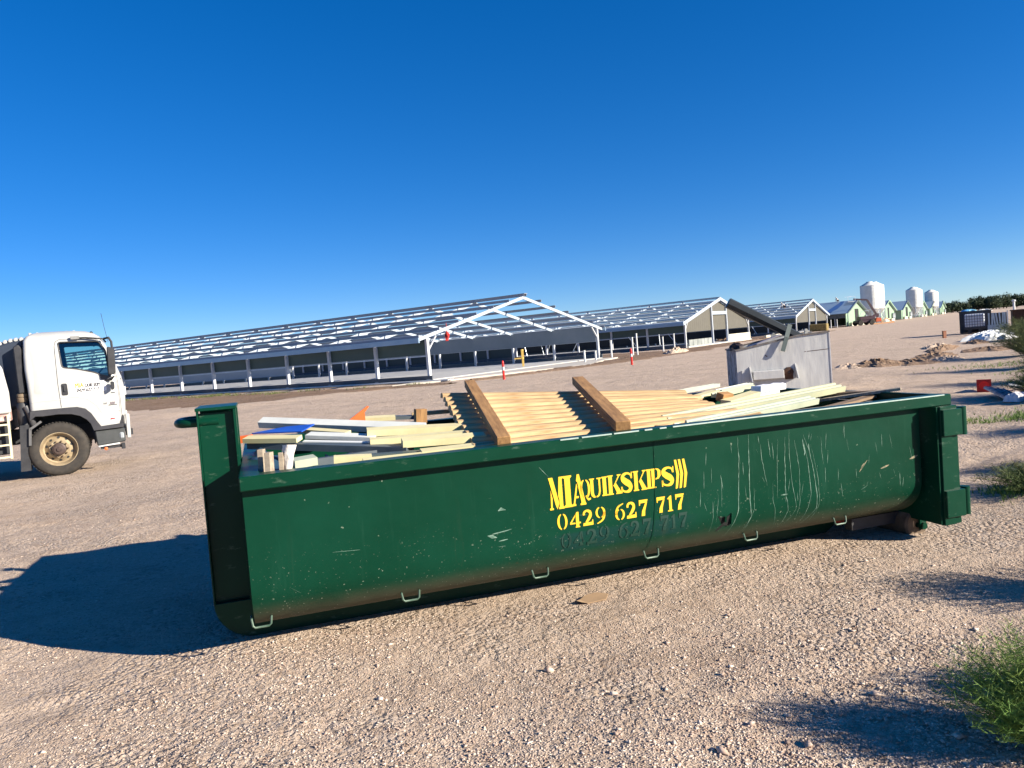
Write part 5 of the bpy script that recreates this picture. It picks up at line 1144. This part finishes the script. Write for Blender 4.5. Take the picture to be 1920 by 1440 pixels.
b.add(vs, [(i*cs+j, i*cs+(j+1) % cs, (i+1)*cs+(j+1) % cs, (i+1)*cs+j) for i in range(rs-1) for j in range(cs)])
o = b.build('rubbish_bag', mat('brown_black_bag', (.025, .016, .013), .5), smooth=True); o.matrix_world = GM @ Matrix.Translation((.10, .6, 1.14)); tag(o, 'dark rubbish bag heaped on the left corner of the grey skip', 'bag')
for a, q, w_, lb in (((.35, .9, 1.15), (1.25, 1.1, 1.42), .12, 'grey-lilac sheet offcut lying in the left half of the grey skip'), ((.2, .4, 1.08), (1.0, .7, 1.26), .1, 'rusty brown offcut lying low in the grey skip')):
    b = MB(); b.beam(a, q, w_, .03); o = b.build('sheet_offcut', M_rust if 'rusty' in lb else mat('lilac_grey_sheet', (.28, .27, .33), .5)); o.matrix_world = GM; tag(o, lb, 'sheet offcut')

# ------------------------------------------------------------------ right side: tote, racks, container, sheets, cone
RZ = R(-31)
bn = empty('dark_bin', (30.7, 49.9, 0), RZ, 'black open bin with blue and white plastic on top, behind the caged water tote', 'skip bin')
MB().box(-.85, .95, -.3, -.26, .05, 1.42).box(-.85, .95, 1.3, 1.34, .05, 1.42).box(-.85, -.81, -.26, 1.3, .05, 1.42).box(.91, .95, -.26, 1.3, .05, 1.42).box(-.81, .91, -.26, 1.3, .05, 1.2).build('body', M_black, bn)
MB().box(-.9, 1., -.34, -.29, 1.42, 1.48).box(-.9, 1., 1.3, 1.38, 1.42, 1.48).build('rim', M_black, bn)
def crumple(name, loc, sx, sy, h, m, lb, cat, seed, rz=0, rough=1., n=16):
    rr = random.Random(seed); mb = MB(); vs = []
    for i in range(n):
        for j in range(n):
            x, y = 2*i/(n-1)-1, 2*j/(n-1)-1; e = max(0, 1-max(abs(x), abs(y))**2.2)
            vs.append((x*sx*(1+.12*math.sin(4*y+seed)), y*sy*(1+.12*math.sin(5*x+seed)), h*e**.5*(.65+.35*rr.random()*rough)+.02*(e > 0)))
    mb.add(vs, [(i*n+j, (i+1)*n+j, (i+1)*n+j+1, i*n+j+1) for i in range(n-1) for j in range(n-1)])
    o = mb.build(name, m, fix=False); o.location = loc; o.rotation_euler = (0, 0, rz); return tag(o, lb, cat)
crumple('plastic_wrap', (30.6, 50.3, 1.40), .45, .5, .20, mat('bright_blue_wrap', (.06, .25, .55), .3, 0, (.3, .6, .7), 3., (.4, .6)), 'blue and turquoise plastic wrap bulging from the black bin', 'plastic wrap', 3, RZ)
crumple('plastic_wrap', (31.4, 49.9, 1.40), .4, .4, .12, M_white2, 'white plastic wrap lying on the right of the black bin', 'plastic wrap', 4, RZ)
ib = empty('water_tote', (30.10, 48.9, .30), RZ, 'white plastic water tote in a grid cage on the right side of the yard', 'water tote')
MB().box(-.55, .55, 0, .95, .14, .98).build('tank', mat('milky_tank', (.70, .74, .78), .4, 0, (.62, .66, .72), 2.), ib, bev=.05)
cg = MB()
for k in range(9): x = -.59+k*1.18/8; cg.beam((x, -.03, .1), (x, -.03, 1.0), .022, .022); cg.beam((x, .98, .1), (x, .98, 1.0), .022, .022)
for k in range(6): z = .12+k*.176; cg.beam((-.59, -.045, z), (.59, -.045, z), .022, .022); cg.beam((-.6, -.03, z), (-.6, .98, z), .022, .022); cg.beam((.6, -.03, z), (.6, .98, z), .022, .022)
cg.build('cage', mat('dark_cage_steel', (.06, .07, .12), .5, .3), ib)
MB().box(-.6, .6, -.03, 1.0, -.02, .1).build('pallet', M_black, ib); MB().box(-.4, -.2, 0, .9, -.3, -.02).box(.2, .4, 0, .9, -.3, -.02).build('stand', M_black, ib)
pk = empty('panel_rack', (29.65, 45.95, 0), RZ, 'grey rack of upright blue-grey tubes beside the water tote', 'rack')
MB().box(-.50, .50, 0, .05, .02, .55).build('lower_panel', mat('blue_grey_panel', (.34, .41, .46), .6), pk)
for k, (x, tl) in enumerate([(-.42, .0), (-.26, .02), (-.12, -.06), (.02, -.08), (.16, -.04), (.28, .03), (.40, .0)]): MB().beam((x, .06, .55), (x+tl, .06, 1.27), .085, .05, (0, 1, 0)).build('upright_tube', mat('blue_grey_tube', (.42, .50, .54), .5), pk)
MB().box(-.5, .5, .2, .24, .02, 1.25).build('back_panel', M_black, pk); MB().box(.50, .56, -.03, .05, 0, 1.36).build('white_post', M_white2, pk); MB().box(-.56, -.50, 0, .05, 0, 1.28).build('black_post', M_black, pk)
ct = empty('rusty_container', (32.9, 47.6, 0), RZ, 'dark rusty steel container partly hidden by weeds at the right edge', 'container')
cc = MB(); cc.box(-1.0, 2.4, 0, 2.2, .05, 1.26); cc.build('body', M_rust, ct)
rb = MB()
for k in range(9): rb.box(-.95+k*.4, -.87+k*.4, -.05, -.002, .1, 1.2)
rb.build('rib', M_rust, ct); MB().box(-1.05, 2.45, -.07, 2.25, 1.262, 1.33).build('rim', M_rust, ct); MB().beam((-.35, -.12, .72), (.1, -.1, .45), .05, .05).build('drawbar', mat('pale_rust_bar', (.35, .28, .2), .7), ct)
crumple('white_sheeting', (24.9, 38.9, 0), 1.05, 1.7, .42, mat('white_sheeting', (.66, .69, .68), .4, 0, (.58, .60, .60), 3.), 'heap of crumpled white plastic sheeting on the ground before the rack', 'plastic sheeting', 7, R(-50), 1.3, 22)
pt = MB(); pt.box(-.09, .09, -.07, -.055, 0, .42).box(-.09, .09, .055, .07, 0, .42).box(-.012, .012, -.055, .055, 0, .42).box(-.11, .11, -.08, .08, .421, .44)
o = pt.build('steel_stub', mat('rust_orange_primer', (.30, .12, .06), .7)); o.location = (26.2, 45.6, 0); tag(o, 'short rust-coloured steel post stub standing alone in the open yard', 'post')
wp = empty('white_pole', (40.1, 60, 0), 0, 'pale pole standing behind the rusty container', 'pole'); MB().lathe([(.09, 0), (.08, 1.9)], 10).build('shaft', M_white2, wp, smooth=True); MB().lathe([(.14, 1.9), (.14, 2.02), (0, 2.06)], 10).build('cap', M_white2, wp)
# traffic cone lying with its square foot towards the camera
tc_ = empty('traffic_cone', (9.35, 15.0, gh(9.35, 15.)+.125), R(-32), 'bright red traffic cone lying on its side with its square foot facing the camera', 'traffic cone')
ft = MB(); n = 24; sq = .125; outer = []; inner = []
for k in range(n):
    a = 2*math.pi*k/n; c, s = math.cos(a), math.sin(a); q = sq/max(abs(c), abs(s)); outer.append((q*c, q*s)); inner.append((.09*c, .09*s))
vs = [(x, 0, z) for x, z in outer]+[(x, 0, z) for x, z in inner]+[(x, .03, z) for x, z in outer]+[(x, .03, z) for x, z in inner]
ft.add(vs, [(k, (k+1) % n, n+(k+1) % n, n+k) for k in range(n)]+[(2*n+k, 3*n+k, 3*n+(k+1) % n, 2*n+(k+1) % n) for k in range(n)]+[(k, 2*n+k, 2*n+(k+1) % n, (k+1) % n) for k in range(n)])
M_cone = mat('cone_red', (.85, .018, .01), .45); MB().lathe([(.0, .012), (.089, .012)], 24, (0, 0, 0), 'y').build('inner_disc', M_cone, tc_); ft.build('foot', mat('cone_foot_dark_red', (.50, .012, .008), .5), tc_)
MB().lathe([(.09, .0), (.095, .03), (.03, .46), (.02, .46), (.0, .455)], 24, (0, 0, 0), 'y').build('cone_body', M_cone, tc_, smooth=True)
for (x, y, sx, sy, rz, tl, m, nm, lb, cat) in [(9.95, 14.7, .26, .10, -.5, 12, M_white2, 'pale_board', 'pale painted board lying just right of the red cone', 'board'), (10.2, 14.2, .20, .09, -.4, 10, M_lgrey, 'pale_board', 'pale grey board lying farther right of the red cone, half under weeds', 'board'),
        (8.95, 13.75, .17, .50, -.15, 18, mat('blue_grey_mesh_panel', (.10, .14, .20), .4, 0, (.30, .34, .38), 9., (.45, .55)), 'mesh_panel', 'blue-grey gridded panel propped on the gravel below the red cone', 'panel'), ]:
    b = MB(); b.box(-sx, sx, -sy, sy, 0, .035)
    if nm == 'mesh_panel':
        for k in range(4): b.box(-sx+.02+k*.105, -sx+.03+k*.105, -sy, sy, .0352, .05)
        for k in range(7): b.box(-sx, sx, -sy+.05+k*.15, -sy+.06+k*.15, .0501, .06)
    o = b.build(nm, m); o.location = (x, y, gh(x, y)+.03+.06*(nm == 'mesh_panel')); o.rotation_euler = (R(tl*.5), R(tl*.6), rz); tag(o, lb, cat)
for i, (x, y, r_, m, lb) in enumerate([(8.75, 13.1, .17, mat('white_bag', (.6, .58, .58), .5), 'small white bag beside the gridded panel at the right edge'), (8.95, 12.75, .2, M_black, 'black rubbish bag near the right edge between white bags'), (9.25, 12.5, .16, M_white2, 'white bag at the very right edge past the black bag')]):
    crumple('rubbish_bag', (x, y, gh(x, y)), r_*1.3, r_, r_*.9, m, lb, 'bag', 20+i, .3, 1.2, 9)

# ------------------------------------------------------------------ people on the roofs
def skin(name, J, E_, parent, m, sub=1):
    me = bpy.data.meshes.new(name); me.from_pydata([j[:3] for j in J], E_, []); o = bpy.data.objects.new(name, me); COL.objects.link(o)
    md = o.modifiers.new('s', 'SKIN'); me.skin_vertices[0].data[0].use_root = True
    for k, j in enumerate(J): me.skin_vertices[0].data[k].radius = (j[3], j[3]*(j[4] if len(j) > 4 else 1))
    sb_ = o.modifiers.new('u', 'SUBSURF'); sb_.levels = sub; sb_.render_levels = sub
    bpy.context.view_layer.update(); n_ = bpy.data.meshes.new_from_object(o.evaluated_get(bpy.context.evaluated_depsgraph_get())); o.modifiers.clear(); o.data = n_; bpy.data.meshes.remove(me); n_.name = name
    n_.materials.clear(); n_.materials.append(m); n_.polygons.foreach_set('use_smooth', [True]*len(n_.polygons)); o.parent = parent; return o
M_skinp = mat('skin_tone', (.45, .27, .19), .6); M_shirt = mat('white_work_shirt', (.66, .66, .64), .8); M_trous = mat('dark_work_trousers', (.02, .02, .035), .8)
def worker(loc, rz, lb):
    e = empty('person', loc, rz, lb, 'person', 'workers on the shed roofs')
    # crouching and leaning forward: pelvis, spine, neck, head, arms down to the sheet, knees bent
    J = [(0,0,.42,.13,.8), (.16,0,.60,.14,.8), (.34,0,.76,.14,.7), (.43,0,.83,.055), (.52,0,.90,.095,1.1), (.58,0,.94,.06)]
    E_ = [(0,1),(1,2),(2,3),(3,4),(4,5)]
    for s_ in (-1, 1):
        k = len(J); J += [(.33,.18*s_,.74,.06), (.46,.22*s_,.48,.045), (.58,.14*s_,.24,.035), (.63,.12*s_,.17,.032)]; E_ += [(2,k),(k,k+1),(k+1,k+2),(k+2,k+3)]
        k = len(J); J += [(.0,.11*s_,.38,.09), (.30,.17*s_,.44,.065), (.02,.16*s_,.09,.045), (.16,.17*s_,.05,.04)]; E_ += [(0,k),(k,k+1),(k+1,k+2),(k+2,k+3)]
    skin('body', J, E_, e, M_skinp)
    Js = [(.02,0,.46,.165,.85), (.16,0,.61,.165,.85), (.33,0,.76,.16,.75)]; Es = [(0,1),(1,2)]
    for s_ in (-1, 1): k = len(Js); Js += [(.33,.18*s_,.74,.08), (.46,.22*s_,.48,.062)]; Es += [(2,k),(k,k+1)]
    skin('shirt', Js, Es, e, M_shirt)
    Jt = [(-.01,0,.41,.15,.85)]; Et = []
    for s_ in (-1, 1): k = len(Jt); Jt += [(.0,.11*s_,.38,.11), (.30,.17*s_,.44,.085), (.03,.16*s_,.12,.065)]; Et += [(0,k),(k,k+1),(k+1,k+2)]
    skin('trousers', Jt, Et, e, M_trous)
    MB().lathe([(.17, 0), (.165, .015), (.115, .02), (.105, .09), (.0, .12)], 18, (.53, 0, .96)).build('hat', M_shirt, e, smooth=True)
p = W_(135.2, 3.2); worker((p.x, p.y, 5.12), R(200), 'person in white shirt and dark trousers crouching on the ridge of the nearest green shed')
p = W_(91.6, 2.8); worker((p.x, p.y, 4.03), R(150), 'person in white shirt crouching on the bare purlins of the third shed')

# ------------------------------------------------------------------ vegetation
def weed(name, x, y, h, r, n, m, lb, group=None, seed=0, leaf=.014, dense=7, z=None):
    """feathery weed: fine curved stems carrying many short narrow leaves"""
    rr = random.Random(seed); vs, fs = [], []
    def quad(p, q, w_):
        d = (q-p); s_ = d.cross(Vector((rr.uniform(-1, 1), rr.uniform(-1, 1), rr.uniform(-1, 1)))).normalized()*w_; k = len(vs)
        vs.extend([p-s_, p+s_, q+s_*.3, q-s_*.3]); fs.append((k, k+1, k+2, k+3))
    for i in range(n):
        a = rr.uniform(0, 6.283); t = rr.random()**.6; lean = r*t; H = h*(1-.45*t*t)*rr.uniform(.55, 1.08); ca, sa = math.cos(a), math.sin(a)
        base = Vector((rr.uniform(-.1, .1)*r+ca*lean*.15, rr.uniform(-.1, .1)*r+sa*lean*.15, 0)); P = base; bend = rr.uniform(-.25, .25); seg = 6
        for k in range(1, seg+1):
            u = k/seg; Q = base+Vector((ca*lean*u**1.25-sa*bend*lean*u*u, sa*lean*u**1.25+ca*bend*lean*u*u, H*(u-.12*t*u*u)))
            quad(P, Q, .0028*(1.3-u)*max(1, h/.5))
            for _ in range(dense if k > 1 else 2):
                c = P.lerp(Q, rr.random()); L_ = leaf*rr.uniform(1.4, 4.2)*(1.2-.5*u); b_ = rr.uniform(0, 6.283)
                quad(c, c+Vector((math.cos(b_)*L_, math.sin(b_)*L_, L_*rr.uniform(-.1, 1.1))), leaf*rr.uniform(.05, .11))
            P = Q
    me = bpy.data.meshes.new(name); me.from_pydata([tuple(v) for v in vs], [], fs); me.materials.append(m); o = bpy.data.objects.new(name, me); COL.objects.link(o)
    o.location = (x, y, gh(x, y) if z is None else z); return tag(o, lb, 'weed', group)
WG = 'weeds along the right edge of the yard'
weed('feathery_weed', 1.96, 2.86, .47, .34, 560, M_weed, 'large bright green feathery weed filling the bottom right corner', WG, 1, .015, 10)
weed('feathery_weed', 3.5, 4.3, .55, .40, 240, M_weed2, 'tall olive weed just past the right edge above the big feathery one', WG, 2, .02, 10)
weed('feathery_weed', 2.55, 3.12, .45, .30, 300, M_weed, 'bright weed just past the right edge beside the big feathery one', WG, 12, .018, 9)
weed('feathery_weed', 4.82, 6.9, .26, .55, 240, M_weed2, 'low olive weed at the right edge level with the lower skip hinge', WG, 3, .022, 11)
weed('feathery_weed', 5.95, 7.7, .5, .45, 200, M_weed2, 'olive weed just past the right edge above the low one', WG, 4, .022, 11)
weed('feathery_weed', 7.45, 9.9, .45, .6, 160, M_weed2, 'olive weed past the right edge below the green ground patch', WG, 5, .025, 11)
weed('feathery_weed', 9.35, 13.35, .50, .55, 220, M_weed2, 'olive weed growing behind the rubbish bags', WG, 6, .03, 11)
weed('feathery_weed', 9.9, 13.6, .95, .7, 280, M_weed2, 'tall olive weed at the right edge behind the gridded panel', WG, 7, .03, 11)
weed('feathery_weed', 11.5, 15.7, 1.1, .8, 260, M_weed2, 'tall dark weed at the right edge level with the red cone', WG, 8, .035, 11)
weed('feathery_weed', 14.15, 19.6, 1.4, .85, 300, M_weed2, 'tallest weed at the right edge, above the red cone', WG, 9, .04, 11)
weed('feathery_weed', 16.6, 24.2, 1.2, 1.0, 240, M_weed2, 'rounded weed at the right edge, below the rusty container', WG, 10, .045, 11)
weed('feathery_weed', 24.5, 35.6, 1.1, 1.4, 240, M_weed2, 'farthest weed, standing in front of the rusty container', WG, 11, .06, 11)
def tufts(name, spots, m, seed, hmax=.09):
    rr = random.Random(seed); vs, fs = [], []
    for (x, y, sx, sy, n) in spots:
        for _ in range(n):
            px, py = x+rr.gauss(0, sx), y+rr.gauss(0, sy); z = gh(px, py); c = Vector((px, py, z))
            for _ in range(5):
                a = rr.uniform(0, 6.283); L_ = hmax*rr.uniform(.3, 1); tip = c+Vector((math.cos(a)*L_*.6, math.sin(a)*L_*.6, L_)); s_ = Vector((-math.sin(a), math.cos(a), 0))*L_*.07; k = len(vs)
                vs.extend([c-s_, c+s_, tip]); fs.append((k, k+1, k+2))
    me = bpy.data.meshes.new(name); me.from_pydata([tuple(v) for v in vs], [], fs); me.materials.append(m); o = bpy.data.objects.new(name, me); COL.objects.link(o); return tag(o, 'thin green grass tufts creeping over the gravel', 'grass', kind='stuff')
tufts('grass_patch', [(7.7, 11.2, .30, .22, 420), (6.95, 11.3, .15, .1, 90), (8.2, 11.5, .4, .3, 350), (4.7, 6.9, .2, .15, 400), (11.2, 16.3, .4, .3, 160), (12.8, 18.4, .5, .3, 160), (14.2, 21.5, 1.0, .6, 400)], M_weed, 3, .075)
vsp = []
for k in range(60): q = W_(rnd.uniform(-6, -2.2), rnd.uniform(-3, 70)); vsp.append((q.x, q.y, .35, .35, 40))
tufts('grass_patch', vsp, M_weed2, 5, .22)

def tree(x, y, h, wd, lb, seed):
    rr = random.Random(seed); e = empty('gum_tree', (x, y, 0), rr.uniform(0, 6), lb, 'tree', 'distant tree line')
    tk_ = MB(); tk_.tube([(0, 0, 0), (.1, .05, h*.25), (.0, .1, h*.5)], [.28, .22, .14], 6)
    for k in range(4): a = k*1.57+rr.random(); tk_.tube([(0, .05, h*.28), (math.cos(a)*wd*.22, math.sin(a)*wd*.22, h*.6)], [.13, .06], 5)
    tk_.build('trunk', M_bark, e); vs, fs = [], []
    cl = [(rr.gauss(0, wd*.27), rr.gauss(0, wd*.27), h*rr.uniform(.18, .86), rr.uniform(.18, .30)*wd*(.6+.4*min(1, h/6))) for _ in range(13)]
    for cx, cy, cz, cr in cl:
        for _ in range(130):
            d = Vector((rr.gauss(0, 1), rr.gauss(0, 1), rr.gauss(0, .75))).normalized()*cr*rr.uniform(.55, 1.08); c = Vector((cx, cy, cz))+d
            if c.z < h*.1: continue
            u = Vector((rr.uniform(-1, 1), rr.uniform(-1, 1), rr.uniform(-1, 1))).normalized(); v = u.cross(d).normalized(); s_ = wd*.035*rr.uniform(.6, 1.5); k = len(vs)
            vs.extend([c-u*s_, c+v*s_*.7, c+u*s_, c-v*s_*.7]); fs.append((k, k+1, k+2, k+3))
    me = bpy.data.meshes.new('crown'); me.from_pydata([tuple(v) for v in vs], [], fs); me.materials.append(M_leafd); o = bpy.data.objects.new('crown', me); COL.objects.link(o); o.parent = e
hh_ = [3.4, 3.9, 4.3, 4.8, 5.0, 5.1, 5.2, 5.0, 5.3, 5.4, 5.8, 6.4, 7.2, 7.9, 7.4, 7.0, 7.0, 6.6, 6.8, 7.0, 7.2, 7.2, 7.4, 7.4, 7.4, 7.4]
for i, h in enumerate(hh_):
    lb = 'dark gum tree in the low distant tree line at the far right'
    if i == 13: lb = 'tallest dark gum tree of the distant tree line, left of the pale pole'
    if i == 0: lb = 'smallest leftmost gum tree of the distant tree line, next to the farthest silo'
    tree(200.5+i*2.15, 350+((i*37) % 11)*2.2, h*.84, 6.4+(i % 3)*.9, lb, 100+i)
# low scrubby rise behind the trees
b = MB(); pts = [(150, 560), (260, 520), (340, 500), (460, 470), (700, 420)]; vs = []
for i in range(41):
    t = i/40*4; k = min(3, int(t)); f_ = t-k; x = pts[k][0]+(pts[k+1][0]-pts[k][0])*f_; y = pts[k][1]+(pts[k+1][1]-pts[k][1])*f_; h = 7*math.sin(min(1, i/30)*1.57)**2+1.2*math.sin(i*.9)*min(1, i/10)
    vs += [(x, y, -.3), (x+20, y+30, max(.2, h*.7)), (x+40, y+60, max(.4, h)), (x+60, y+120, -.5)]
b.add(vs, [(i*4+j, (i+1)*4+j, (i+1)*4+j+1, i*4+j+1) for i in range(40) for j in range(3)])
o = b.build('hills', mat('scrubby_hill', (.05, .055, .035), .95, 0, (.11, .08, .05), .03, (.4, .6)), smooth=2); tag(o, kind='structure')
